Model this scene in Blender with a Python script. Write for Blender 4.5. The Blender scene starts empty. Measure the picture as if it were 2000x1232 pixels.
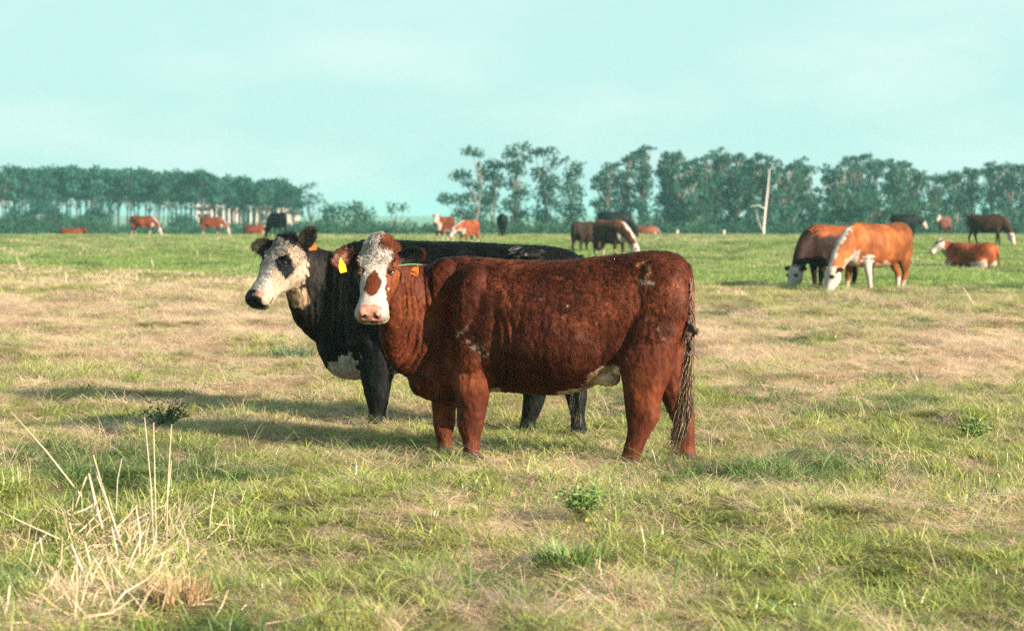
import bpy, math
import numpy as np
from mathutils import Vector, Matrix, kdtree

# ------------------------------------------------------------------ camera, sky, sun, exposure
S = bpy.context.scene
COL = S.collection
FPX, EYE, HORIZON = 3889.0, 1.536, 420.0        # focal length in photo pixels, eye height, horizon row
cam_d = bpy.data.cameras.new('camera')
cam = bpy.data.objects.new('camera', cam_d); COL.objects.link(cam)
cam.location = (0, 0, EYE); cam.rotation_euler = (math.radians(90), 0, 0)
cam_d.sensor_width = 36.0; cam_d.lens = 36.0 * FPX / 2000.0
cam_d.shift_x = 0.0; cam_d.shift_y = -(616.0 - HORIZON) / 2000.0
cam_d.clip_start = 0.1; cam_d.clip_end = 20000
cam_d.dof.use_dof = True; cam_d.dof.focus_distance = 12.75; cam_d.dof.aperture_fstop = 3.3
S.camera = cam

VEIL = (3.45, 5.45, 5.25)
SUN_EL, SUN_AZ = 21.0, 127.0                    # azimuth clockwise from +Y (the view direction)
w = bpy.data.worlds.new('World'); S.world = w; w.use_nodes = True
nt = w.node_tree; nt.nodes.clear()
sky = nt.nodes.new('ShaderNodeTexSky'); sky.sky_type = 'NISHITA'; sky.sun_disc = False
sky.sun_elevation = math.radians(SUN_EL); sky.sun_rotation = math.radians(SUN_AZ)
sky.altitude = 0; sky.air_density = 1.0; sky.dust_density = 2.0; sky.ozone_density = 1.0
# a hazy day: a pale blue-green veil over the clear sky, thickest near the horizon, with thin high cloud
tc = nt.nodes.new('ShaderNodeTexCoord'); sep = nt.nodes.new('ShaderNodeSeparateXYZ')
veil_f = nt.nodes.new('ShaderNodeMapRange'); veil_f.inputs[1].default_value = 0.0; veil_f.inputs[2].default_value = 0.75
veil_f.inputs[3].default_value = 0.93; veil_f.inputs[4].default_value = 0.45
veil = nt.nodes.new('ShaderNodeMix'); veil.data_type = 'RGBA'; veil.inputs[7].default_value = (VEIL[0], VEIL[1], VEIL[2], 1)
mp = nt.nodes.new('ShaderNodeMapping'); mp.inputs['Scale'].default_value = (1.0, 1.0, 3.2)
nz = nt.nodes.new('ShaderNodeTexNoise'); nz.inputs['Scale'].default_value = 7.0
nz.inputs['Detail'].default_value = 5.0; nz.inputs['Roughness'].default_value = 0.55
rmp = nt.nodes.new('ShaderNodeMapRange'); rmp.inputs[1].default_value = 0.44; rmp.inputs[2].default_value = 0.70
rmp.inputs[3].default_value = 0.0; rmp.inputs[4].default_value = 0.7
cl = nt.nodes.new('ShaderNodeMix'); cl.data_type = 'RGBA'; cl.inputs[7].default_value = (VEIL[0] * 1.35, VEIL[1] * 1.06, VEIL[2] * 1.07, 1)
bg = nt.nodes.new('ShaderNodeBackground'); bg.inputs['Strength'].default_value = 0.056
wo = nt.nodes.new('ShaderNodeOutputWorld')
L = nt.links
L.new(tc.outputs['Generated'], sep.inputs[0]); L.new(sep.outputs[2], veil_f.inputs[0])
L.new(veil_f.outputs[0], veil.inputs[0]); L.new(sky.outputs[0], veil.inputs[6])
L.new(tc.outputs['Generated'], mp.inputs[0]); L.new(mp.outputs[0], nz.inputs['Vector'])
L.new(nz.outputs[0], rmp.inputs[0]); L.new(rmp.outputs[0], cl.inputs[0]); L.new(veil.outputs[2], cl.inputs[6])
L.new(cl.outputs[2], bg.inputs[0]); L.new(bg.outputs[0], wo.inputs[0])

sd = bpy.data.lights.new('sun', 'SUN'); sd.energy = 5.0; sd.angle = math.radians(0.53); sd.color = (1.0, 0.87, 0.70)
sun = bpy.data.objects.new('sun', sd); COL.objects.link(sun)
az, el = math.radians(SUN_AZ), math.radians(SUN_EL)
sv = Vector((math.sin(az) * math.cos(el), math.cos(az) * math.cos(el), math.sin(el)))
sun.rotation_euler = sv.to_track_quat('Z', 'Y').to_euler()

S.view_settings.view_transform = 'Standard'; S.view_settings.look = 'None'
S.view_settings.exposure = 1.62; S.view_settings.gamma = 1.0; S.view_settings.use_curve_mapping = False
S.render.engine = 'CYCLES'
S.cycles.max_bounces = 6; S.cycles.diffuse_bounces = 2; S.cycles.glossy_bounces = 2
S.cycles.transmission_bounces = 3; S.cycles.transparent_max_bounces = 6; S.cycles.volume_bounces = 0
S.cycles.use_adaptive_sampling = True; S.cycles.adaptive_threshold = 0.01
S.cycles.use_denoising = False
try:
    S.cycles.denoiser = 'OPENIMAGEDENOISE'; S.cycles.denoising_input_passes = 'RGB_ALBEDO_NORMAL'; S.cycles.denoising_prefilter = 'ACCURATE'
except Exception: pass
try:
    S.cycles_curves.shape = 'RIBBONS'; S.cycles_curves.subdivisions = 2
except Exception: pass

# ------------------------------------------------------------------ helpers
RNG = np.random.default_rng(11)

def lattice(ix, iy, iz, seed):
    h = (ix.astype(np.int64) * 374761393 + iy.astype(np.int64) * 668265263 + iz.astype(np.int64) * 2147483647 + seed * 974634777) & 0xffffffff
    h = ((h ^ (h >> 13)) * 1274126177) & 0xffffffff
    h = ((h ^ (h >> 16)) * 2246822519) & 0xffffffff
    return ((h ^ (h >> 15)) & 0xffffff) / float(0xffffff)

def vnoise(p, seed=0):
    """value noise in 0..1, p (n,3)"""
    p = np.asarray(p, float); i = np.floor(p).astype(np.int64); f = p - i; f = f * f * (3 - 2 * f)
    r = 0
    for dx in (0, 1):
        wx = f[:, 0] if dx else 1 - f[:, 0]
        for dy in (0, 1):
            wy = f[:, 1] if dy else 1 - f[:, 1]
            for dz in (0, 1):
                wz = f[:, 2] if dz else 1 - f[:, 2]
                r = r + wx * wy * wz * lattice(i[:, 0] + dx, i[:, 1] + dy, i[:, 2] + dz, seed)
    return r

def fbm(p, seed=0, octs=4, gain=0.5):
    p = np.asarray(p, float); a, s, t = 1.0, 0.0, 0.0
    for k in range(octs):
        s = s + a * vnoise(p, seed + k * 17); t += a; a *= gain; p = p * 2.03 + 3.1
    return s / t

def sstep(a, b, x):
    t = np.clip((x - a) / (b - a), 0, 1); return t * t * (3 - 2 * t)

def mesh_np(name, V, F, sizes=None):
    """mesh from arrays; F (m,k) or a flat index list with sizes"""
    V = np.asarray(V, np.float32); me = bpy.data.meshes.new(name)
    if sizes is None:
        F = np.asarray(F, np.int32); sizes = np.full(len(F), F.shape[1], np.int32); F = F.ravel()
    me.vertices.add(len(V)); me.vertices.foreach_set('co', V.ravel())
    me.loops.add(len(F)); me.loops.foreach_set('vertex_index', np.asarray(F, np.int32))
    st = np.zeros(len(sizes), np.int32); st[1:] = np.cumsum(sizes)[:-1]
    me.polygons.add(len(sizes)); me.polygons.foreach_set('loop_start', st)
    me.update(calc_edges=True); me.validate()
    return me

def smooth(me):
    me.polygons.foreach_set('use_smooth', np.ones(len(me.polygons), bool)); me.update()

def set_attr(me, name, arr, typ='FLOAT_COLOR', dom='POINT'):
    a = me.attributes.new(name, typ, dom)
    arr = np.asarray(arr, np.float32)
    if typ == 'FLOAT_COLOR':
        if arr.shape[1] == 3: arr = np.hstack([arr, np.ones((len(arr), 1), np.float32)])
        a.data.foreach_set('color', arr.ravel())
    elif typ == 'FLOAT_VECTOR': a.data.foreach_set('vector', arr.ravel())
    elif typ == 'INT': a.data.foreach_set('value', arr.astype(np.int32).ravel())
    else: a.data.foreach_set('value', arr.ravel())

def add_obj(name, data, mat=None, parent=None, loc=None, **props):
    o = bpy.data.objects.new(name, data); COL.objects.link(o)
    if mat is not None and data is not None and not data.materials: data.materials.append(mat)
    if parent: o.parent = parent
    if loc is not None: o.location = loc
    for k, v in props.items(): o[k] = v
    return o

def thing(name, loc, label, cat, group=None, rz=0.0):
    o = bpy.data.objects.new(name, None); COL.objects.link(o)
    o.location = loc; o.rotation_euler = (0, 0, rz); o['label'] = label; o['category'] = cat
    if group: o['group'] = group
    return o

class MB:
    """collects simple solids into one mesh"""
    def __init__(s): s.V, s.F = [], []
    def add(s, V, F):
        n = len(s.V); s.V += [tuple(v) for v in V]; s.F += [tuple(i + n for i in f) for f in F]; return s
    def box(s, x0, x1, y0, y1, z0, z1):
        V = [(x, y, z) for z in (z0, z1) for y in (y0, y1) for x in (x0, x1)]
        return s.add(V, [(0, 2, 3, 1), (4, 5, 7, 6), (0, 1, 5, 4), (2, 6, 7, 3), (0, 4, 6, 2), (1, 3, 7, 5)])
    def tube(s, pts, radii, n=6, cap=True):
        pts = [Vector(p) for p in pts]; V = []; F = []
        for i, p in enumerate(pts):
            t = (pts[min(i + 1, len(pts) - 1)] - pts[max(i - 1, 0)]).normalized()
            a = t.cross(Vector((0.31, 0.9, 0.23)));
            if a.length < 1e-3: a = t.cross(Vector((1, 0, 0)))
            a.normalize(); b = t.cross(a)
            for k in range(n):
                g = 2 * math.pi * k / n
                V.append(p + (a * math.cos(g) + b * math.sin(g)) * radii[i])
        for i in range(len(pts) - 1):
            for k in range(n):
                F.append((i * n + k, i * n + (k + 1) % n, (i + 1) * n + (k + 1) % n, (i + 1) * n + k))
        if cap:
            F.append(tuple(range(n - 1, -1, -1))); F.append(tuple((len(pts) - 1) * n + k for k in range(n)))
        return s.add(V, F)
    def mesh(s, name, sm=False):
        me = bpy.data.meshes.new(name); me.from_pydata(s.V, [], s.F); me.update()
        if sm: smooth(me)
        return me

def gz(x, y):
    """height of the pasture: nearly level, a slight rise, a crest near 135 m, then falling away"""
    x = np.asarray(x, float); y = np.asarray(y, float)
    base = np.interp(y, [-300, 22, 37, 60, 85, 115, 130, 140, 150, 200, 300, 500, 900, 2600],
                     [0, 0, .10, .05, .22, .25, .17, .06, -.08, -1.1, -4.2, -8.5, -9.5, .2])
    return base

def gzr(x, y):
    """with the small bumps and hoof hollows of grazed turf"""
    x = np.atleast_1d(np.asarray(x, float)); y = np.atleast_1d(np.asarray(y, float))
    p = np.stack([x, y, np.zeros_like(x)], 1)
    amp = np.interp(y, [-50, 0, 30, 60, 100, 135, 400], [.3, 1, 1, 1.3, .9, .2, 2])
    b = (fbm(p * 0.9, 5, 3) - .5) * .19 + (fbm(p * 3.3, 9, 3) - .5) * .11
    g = np.exp(-((x + .1) / 2.0) ** 4 - ((y - 13.6) / 2.1) ** 4)      # trodden level where the two near cows stand
    return gz(x, y) + b * amp * (1 - .85 * g) - .035 * g

def wx(px, D): return (px - 1000.0) * D / FPX
def wz(py, D): return EYE - (py - HORIZON) * D / FPX

# ------------------------------------------------------------------ materials
def new_mat(name):
    m = bpy.data.materials.new(name); m.use_nodes = True
    nt = m.node_tree; nt.nodes.clear(); out = nt.nodes.new('ShaderNodeOutputMaterial')
    return m, nt, out

def attr(nt, name, typ='GEOMETRY'):
    n = nt.nodes.new('ShaderNodeAttribute'); n.attribute_name = name; n.attribute_type = typ; return n

def mixc(nt, blend, fac, a, b):
    n = nt.nodes.new('ShaderNodeMix'); n.data_type = 'RGBA'; n.blend_type = blend
    for i, v in ((0, fac), (6, a), (7, b)):
        if isinstance(v, (int, float, tuple)): n.inputs[i].default_value = v if i == 0 else (tuple(v) + (1,) if len(v) == 3 else v)
        else: nt.links.new(v, n.inputs[i])
    return n.outputs[2]

def math_n(nt, op, a, b=0.0, c=None):
    n = nt.nodes.new('ShaderNodeMath'); n.operation = op
    for i, v in enumerate((a, b) if c is None else (a, b, c)):
        if isinstance(v, (int, float)): n.inputs[i].default_value = v
        else: nt.links.new(v, n.inputs[i])
    return n.outputs[0]

def maprange(nt, v, a, b, c, d):
    n = nt.nodes.new('ShaderNodeMapRange'); nt.links.new(v, n.inputs[0])
    for i, x in zip((1, 2, 3, 4), (a, b, c, d)): n.inputs[i].default_value = x
    return n.outputs[0]

def noise_n(nt, scale, detail=4, vec=None, rough=0.55):
    n = nt.nodes.new('ShaderNodeTexNoise'); n.inputs['Scale'].default_value = scale
    n.inputs['Detail'].default_value = detail; n.inputs['Roughness'].default_value = rough
    if vec is not None: nt.links.new(vec, n.inputs['Vector'])
    return n.outputs[0]

def flat_mat(name, col, rough=0.7, var=0.25, scale=6.0, bump=0.0, spec=0.3):
    m, nt, out = new_mat(name); b = nt.nodes.new('ShaderNodeBsdfPrincipled')
    tcn = nt.nodes.new('ShaderNodeTexCoord')
    nz = noise_n(nt, scale, 5, tcn.outputs['Object'])
    f = maprange(nt, nz, .3, .7, 1 - var, 1 + var)
    cc = nt.nodes.new('ShaderNodeCombineColor')
    for i in range(3): nt.links.new(f, cc.inputs[i])
    nt.links.new(mixc(nt, 'MULTIPLY', 1.0, tuple(col), cc.outputs[0]), b.inputs['Base Color'])
    b.inputs['Roughness'].default_value = rough; b.inputs['Specular IOR Level'].default_value = spec
    if bump:
        bp = nt.nodes.new('ShaderNodeBump'); bp.inputs['Strength'].default_value = bump; bp.inputs['Distance'].default_value = 0.02
        nt.links.new(nz, bp.inputs['Height']); nt.links.new(bp.outputs[0], b.inputs['Normal'])
    nt.links.new(b.outputs[0], out.inputs[0])
    return m

def coat_mat(name, bump=0.6, scale=70.0, spec=0.25, rough=0.6):
    """short hair seen from afar: vertex colour of the hide, hair grain and clumping"""
    m, nt, out = new_mat(name); b = nt.nodes.new('ShaderNodeBsdfPrincipled')
    a = attr(nt, 'hide'); tcn = nt.nodes.new('ShaderNodeTexCoord')
    mpn = nt.nodes.new('ShaderNodeMapping'); mpn.inputs['Scale'].default_value = (.6, .6, .25)
    nt.links.new(tcn.outputs['Object'], mpn.inputs[0])
    n1 = noise_n(nt, scale, 5, mpn.outputs[0], .6); n2 = noise_n(nt, 5.0, 4, tcn.outputs['Object'])
    f = math_n(nt, 'MULTIPLY', maprange(nt, n1, .3, .7, .65, 1.35), maprange(nt, n2, .3, .7, .75, 1.25))
    cc = nt.nodes.new('ShaderNodeCombineColor')
    for i in range(3): nt.links.new(f, cc.inputs[i])
    nt.links.new(mixc(nt, 'MULTIPLY', 1.0, a.outputs[0], cc.outputs[0]), b.inputs['Base Color'])
    b.inputs['Roughness'].default_value = rough; b.inputs['Specular IOR Level'].default_value = spec
    bp = nt.nodes.new('ShaderNodeBump'); bp.inputs['Strength'].default_value = bump; bp.inputs['Distance'].default_value = 0.01
    nt.links.new(n1, bp.inputs['Height']); nt.links.new(bp.outputs[0], b.inputs['Normal'])
    nt.links.new(b.outputs[0], out.inputs[0])
    return m

def fur_mat(name, mix=0.75):
    """hair strands: colour per strand, lit mostly with the normal of the hide they grow from"""
    m, nt, out = new_mat(name); b = nt.nodes.new('ShaderNodeBsdfPrincipled')
    a = attr(nt, 'hair_colour'); n = attr(nt, 'root_normal')
    vt = nt.nodes.new('ShaderNodeVectorTransform'); vt.vector_type = 'NORMAL'; vt.convert_from = 'OBJECT'; vt.convert_to = 'WORLD'
    nt.links.new(n.outputs['Vector'], vt.inputs[0])
    g = nt.nodes.new('ShaderNodeNewGeometry')
    mx = nt.nodes.new('ShaderNodeMix'); mx.data_type = 'VECTOR'; mx.inputs[0].default_value = mix
    nt.links.new(g.outputs['Normal'], mx.inputs[4]); nt.links.new(vt.outputs[0], mx.inputs[5])
    nn = nt.nodes.new('ShaderNodeVectorMath'); nn.operation = 'NORMALIZE'; nt.links.new(mx.outputs[1], nn.inputs[0])
    nt.links.new(nn.outputs[0], b.inputs['Normal'])
    nt.links.new(a.outputs[0], b.inputs['Base Color'])
    b.inputs['Roughness'].default_value = .55; b.inputs['Specular IOR Level'].default_value = .12
    nt.links.new(b.outputs[0], out.inputs[0])
    return m

M_COAT = coat_mat('short_coat', spec=.12); M_COATFAR = coat_mat('far_coat', .5, 18.0, .08)
M_FUR = fur_mat('hair')
M_EYE = flat_mat('eye_wet', (.010, .006, .005), .08, .1, spec=.4)
M_LIDR = flat_mat('eyelid_brown', (.13, .040, .018), .6, .2, 80); M_LIDB = flat_mat('eyelid_black', (.008, .007, .007), .5, .2, 80)
M_EYEW = flat_mat('eye_white', (.55, .50, .45), .15, .1, spec=.5)
M_IRIS = flat_mat('iris_brown', (.05, .02, .008), .1, .2, spec=.5)
M_TAG_O = flat_mat('tag_orange', (.40, .12, .02), .35, .12, 60)
M_TAG_Y = flat_mat('tag_yellow', (.62, .42, .02), .35, .08, 60)
M_TAGINK = flat_mat('tag_print', (.04, .015, .01), .6, .1)
# ------------------------------------------------------------------ cattle: one continuous skin grown from lofted forms
TH = 24
def catmull(A, sub):
    A = np.asarray(A, float); n = len(A); out = []
    for i in range(n - 1):
        p0, p1, p2, p3 = A[max(i - 1, 0)], A[i], A[i + 1], A[min(i + 2, n - 1)]
        for k in range(sub):
            t = k / sub
            out.append(.5 * (2 * p1 + (p2 - p0) * t + (2 * p0 - 5 * p1 + 4 * p2 - p3) * t * t + (3 * p1 - p0 - 3 * p2 + p3) * t ** 3))
    out.append(A[-1]); return np.array(out)

class Skin:
    def __init__(s): s.V, s.F, s.lab, s.par, s.tan, s.n = [], [], [], [], [], 0
    def loft(s, lab, rings, sub=4, e=2.0, n=TH):
        """rings: rows of centre(3) side half-axis(3) up half-axis(3) lower-half factor, cup"""
        R = catmull([list(r[0]) + list(r[1]) + list(r[2]) + [r[3] if len(r) > 3 else 1.0, r[4] if len(r) > 4 else 0.0] for r in rings], sub)
        m = len(R); th = np.arange(n) * 2 * np.pi / n
        ct, st = np.cos(th), np.sin(th)
        cu = np.sign(ct) * np.abs(ct) ** (2 / e); su = np.sign(st) * np.abs(st) ** (2 / e)
        C, A, B = R[:, :3], R[:, 3:6], R[:, 6:9]
        low = np.where(su[None, :] < 0, R[:, 9:10], 1.0)
        up = su[None, :] * low
        V = C[:, None] + A[:, None] * cu[None, :, None] + B[:, None] * up[:, :, None]
        Bn = B / (np.linalg.norm(B, axis=1, keepdims=True) + 1e-9)
        V = V + Bn[:, None] * (R[:, 10:11] * (cu ** 2)[None])[:, :, None]
        T = np.gradient(C, axis=0); T /= np.linalg.norm(T, axis=1, keepdims=True) + 1e-9
        t = np.linspace(0, 1, m)
        V = V.reshape(-1, 3)
        par = np.stack([np.repeat(t, n), np.tile(th, m)], 1); tan = np.repeat(T, n, 0)
        caps = np.array([C[0], C[-1]]); V = np.vstack([V, caps]); par = np.vstack([par, [[0, 0], [1, 0]]]); tan = np.vstack([tan, T[:1], T[-1:]])
        i, k = np.meshgrid(np.arange(m - 1), np.arange(n), indexing='ij')
        a = i * n + k; b = i * n + (k + 1) % n
        F = [tuple(q) for q in np.stack([a, b, b + n, a + n], -1).reshape(-1, 4)]
        F += [(m * n, (q + 1) % n, q) for q in range(n)] + [(m * n + 1, (m - 1) * n + q, (m - 1) * n + (q + 1) % n) for q in range(n)]
        s.F += [tuple(int(x) + s.n for x in f) for f in F]
        s.V.append(V); s.par.append(par); s.tan.append(tan); s.lab += [lab] * len(V); s.n += len(V)
    def ball(s, lab, c, ax, ay, az_, n=10):
        c, ax, ay, az_ = map(lambda v: np.array(v, float), (c, ax, ay, az_)); R = []
        for k in range(n + 1):
            g = math.pi * k / n; r = max(math.sin(g), .02)
            R.append((c - ax * math.cos(g), ay * r, az_ * r))
        s.loft(lab, R, 1, 2.0, 16)
    def remesh(s, voxel, relax):
        """voxel union of all the forms, then relaxed region by region; returns arrays"""
        V = np.vstack(s.V); me = bpy.data.meshes.new('tmp'); me.from_pydata(V.tolist(), [], s.F); me.update()
        o = bpy.data.objects.new('tmp', me); COL.objects.link(o)
        md = o.modifiers.new('r', 'REMESH'); md.mode = 'VOXEL'; md.voxel_size = voxel; md.adaptivity = 0
        dg = bpy.context.evaluated_depsgraph_get(); ev = o.evaluated_get(dg); m2 = bpy.data.meshes.new_from_object(ev)
        bpy.data.objects.remove(o); bpy.data.meshes.remove(me)
        n = len(m2.vertices); X = np.empty(n * 3, np.float32); m2.vertices.foreach_get('co', X); X = X.reshape(-1, 3).astype(float)
        ne = len(m2.edges); E = np.empty(ne * 2, np.int32); m2.edges.foreach_get('vertices', E); E = E.reshape(-1, 2)
        nl = len(m2.loops); Lp = np.empty(nl, np.int32); m2.loops.foreach_get('vertex_index', Lp)
        sz = np.empty(len(m2.polygons), np.int32); m2.polygons.foreach_get('loop_total', sz)
        bpy.data.meshes.remove(m2)
        kd = kdtree.KDTree(s.n)
        for i, v in enumerate(V): kd.insert(v, i)
        kd.balance()
        near = np.array([kd.find(v)[1] for v in X])
        lab = np.array(s.lab)[near]; par = np.vstack(s.par)[near]; tan = np.vstack(s.tan)[near]
        W = np.array([relax.get(l, relax['*']) for l in lab], float)
        deg = np.bincount(E.ravel(), minlength=n).astype(float)
        for it in range(int(max(relax.values()))):
            acc = np.zeros_like(X)
            for a in range(3):
                acc[:, a] = np.bincount(E[:, 0], X[E[:, 1], a], n) + np.bincount(E[:, 1], X[E[:, 0], a], n)
            f = np.clip(W - it, 0, 1)[:, None] * .55
            X = X * (1 - f) + acc / deg[:, None] * f
            if it < 8:   # spread the tangent field
                acc2 = np.zeros_like(X)
                for a in range(3): acc2[:, a] = np.bincount(E[:, 0], tan[E[:, 1], a], n) + np.bincount(E[:, 1], tan[E[:, 0], a], n)
                tan = .5 * tan + .5 * acc2 / deg[:, None]
        s.X, s.E, s.L, s.sz, s.lb, s.pr, s.tn = X, E, Lp, sz, lab, par, tan
        s.normals(); return s
    def normals(s):
        Q = s.L.reshape(-1, 4); a = s.X[Q[:, 2]] - s.X[Q[:, 0]]; b = s.X[Q[:, 3]] - s.X[Q[:, 1]]
        fn = np.cross(a, b); N = np.zeros_like(s.X)
        for k in range(4):
            for c in range(3): N[:, c] += np.bincount(Q[:, k], fn[:, c], len(s.X))
        s.N = N / (np.linalg.norm(N, axis=1, keepdims=True) + 1e-12)
    def mesh(s, name, col):
        me = mesh_np(name, s.X, s.L, s.sz); smooth(me); set_attr(me, 'hide', col); return me

class Frame:
    """head coordinates: s to the side, f from poll to muzzle, u out of the forehead"""
    def __init__(h, o, f, roll=0.0, k=1.0, up=(0, 0, 1)):
        h.o = np.array(o, float); h.f = np.array(f, float); h.f /= np.linalg.norm(h.f); h.k = k
        z = np.array(up, float); u = z - h.f * z.dot(h.f); u /= np.linalg.norm(u); sd = np.cross(u, h.f)
        c, q = math.cos(roll), math.sin(roll)
        h.u = u * c + sd * q; h.s = sd * c - u * q
    def p(h, s, t, u): return h.o + (h.s * s + h.f * t + h.u * u) * h.k
    def v(h, s, t, u): return (h.s * s + h.f * t + h.u * u) * h.k
    def coords(h, X):
        d = (X - h.o) / h.k; return d @ h.s, d @ h.f, d @ h.u

HEAD = [(-.045, .045, .005, -.10), (-.01, .082, .045, -.15), (.05, .104, .072, -.185), (.11, .116, .080, -.205), (.17, .120, .076, -.21),
        (.23, .108, .070, -.20), (.29, .088, .060, -.168), (.35, .075, .051, -.135), (.41, .079, .048, -.122), (.455, .088, .045, -.118),
        (.49, .090, .034, -.110), (.515, .077, .014, -.094), (.530, .048, -.015, -.066)]
def add_head(sk, h, sub=4, wide=1.0, fine=True):
    R = []
    for t, hw, up, dn in HEAD:
        c = h.p(0, t, (up + dn) / 2); R.append((c, h.v(hw * wide, 0, 0), h.v(0, 0, (up - dn) / 2)))
    sk.loft('head', R, sub, 2.5)
    if fine:
        for sg in (-1, 1):
            sk.ball('head', h.p(sg * .092 * wide, .143, .040), h.v(0, .040, .008), h.v(sg * .022, .0, 0), h.v(0, -.01, .026))   # brow over the eye
            sk.ball('head', h.p(sg * .066 * wide, .15, -.11), h.v(0, .105, .0), h.v(sg * .058, 0, 0), h.v(0, .02, .095))        # cheek
            sk.ball('head', h.p(sg * .040, .492, .010), h.v(0, .034, 0), h.v(sg * .036, 0, .008), h.v(0, 0, .028))              # nostril wing
        sk.ball('head', h.p(0, .475, -.082), h.v(0, .040, 0), h.v(.052, 0, 0), h.v(0, 0, .030))                                 # chin
        sk.ball('head', h.p(0, .01, .045), h.v(0, .06, .02), h.v(.075, 0, 0), h.v(0, 0, .045))                                  # poll

def add_ear(sk, base, out, face, length, width, thick=.011, cup=.03, lab='ear'):
    out = np.array(out, float); out /= np.linalg.norm(out); face = np.array(face, float); face -= out * face.dot(out); face /= np.linalg.norm(face)
    wv = np.cross(out, face); base = np.array(base, float); R = []
    for q, ww, cc in ((-.12, .30, .2), (.05, .38, .7), (.22, .70, 1.0), (.42, .96, 1.0), (.62, 1.0, .8), (.80, .80, .5), (.93, .48, .3), (1.0, .12, .1)):
        R.append((base + out * length * q - face * .012 + face * .02 * q * q, wv * width * .5 * ww, face * thick, 1.0, cup * cc))
    sk.loft(lab, R, 3, 2.0)

def make_curves(name, roots, normals, tangents, pts, rad, col, mat, parent):
    """pts (n,k,3) strand points in the parent's space"""
    n, k, _ = pts.shape; hc = bpy.data.hair_curves.new(name); hc.add_curves([k] * n)
    hc.attributes['position'].data.foreach_set('vector', np.ascontiguousarray(pts, np.float32).ravel())
    if 'radius' not in hc.attributes: hc.attributes.new('radius', 'FLOAT', 'POINT')
    hc.attributes['radius'].data.foreach_set('value', np.ascontiguousarray(rad, np.float32).ravel())
    a = hc.attributes.new('hair_colour', 'FLOAT_COLOR', 'CURVE')
    c4 = np.hstack([col, np.ones((n, 1))]).astype(np.float32); a.data.foreach_set('color', c4.ravel())
    a = hc.attributes.new('root_normal', 'FLOAT_VECTOR', 'CURVE'); a.data.foreach_set('vector', normals.astype(np.float32).ravel())
    hc.materials.append(mat)
    o = bpy.data.objects.new(name, hc); COL.objects.link(o); o.parent = parent; o['kind'] = 'stuff'
    return o

def grow_fur(sk, col, count, wfun, lfun, parent, name='fur', lift=.35, clump=.02, mess=.35, width=.0008, seed=1, segs=4, curl=None, flow=None, var=.28):
    rng = np.random.default_rng(seed); Q = sk.L.reshape(-1, 4); X = sk.X
    ar = np.linalg.norm(np.cross(X[Q[:, 2]] - X[Q[:, 0]], X[Q[:, 3]] - X[Q[:, 1]]), axis=1) * .5
    wv = wfun(sk); pw = ar * wv[Q].mean(1); pw /= pw.sum()
    q = Q[rng.choice(len(Q), count, p=pw)]; u, v = rng.random(count)[:, None], rng.random(count)[:, None]
    def it(A): return A[q[:, 0]] * (1 - u) * (1 - v) + A[q[:, 1]] * u * (1 - v) + A[q[:, 2]] * u * v + A[q[:, 3]] * (1 - u) * v
    P, N, T, C = it(X), it(sk.N), it(flow if flow is not None else sk.tn), it(col)
    N /= np.linalg.norm(N, axis=1, keepdims=True)
    Ln = it(lfun(sk)[:, None])[:, 0] * rng.uniform(.6, 1.15, count)
    nv = lambda f, s0: np.stack([vnoise(P * f, s0 + k) for k in range(3)], 1) - .5
    T = T + nv(1 / clump, seed + 3) * 1.6 * mess * 2 + nv(1 / (clump * 4), seed + 9) * mess * 2.2 + rng.normal(0, .18, (count, 3))
    T -= N * (T * N).sum(1, keepdims=True); T /= np.linalg.norm(T, axis=1, keepdims=True) + 1e-9
    lf = lift * (.5 + 1.2 * vnoise(P / clump / .9, seed + 31))[:, None]
    d = T + N * lf; d /= np.linalg.norm(d, axis=1, keepdims=True)
    s = np.linspace(0, 1, segs)[None, :, None]
    pts = P[:, None] - N[:, None] * .002 + d[:, None] * Ln[:, None, None] * s
    pts = pts - N[:, None] * (lf[:, None] * .45) * Ln[:, None, None] * s ** 2
    if curl is not None:
        cu = it(curl(sk)[:, None])[:, 0]
        ph = vnoise(P / .028, seed + 50)[:, None] * 9 + rng.uniform(0, .8, (count, 1))
        b = np.cross(N, T); g = ph + s[:, :, 0] * 4.4
        pts = pts + (b[:, None] * np.sin(g)[:, :, None] + N[:, None] * np.cos(g)[:, :, None] * .6) * (cu * Ln)[:, None, None] * .38 * s
    rad = np.repeat((width * np.linspace(1, .25, segs))[None], count, 0)
    C = C * rng.uniform(1 - var, 1 + var, (count, 1)) * (1 + (vnoise(P / (clump * .8) * np.array([1, 1, .45]), seed + 71)[:, None] - .5) * .75 + (vnoise(P / (clump * 3), seed + 72)[:, None] - .5) * .5)
    return make_curves(name, P, N, T, pts, rad, np.clip(C, 0, 1), M_FUR, parent)

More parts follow.
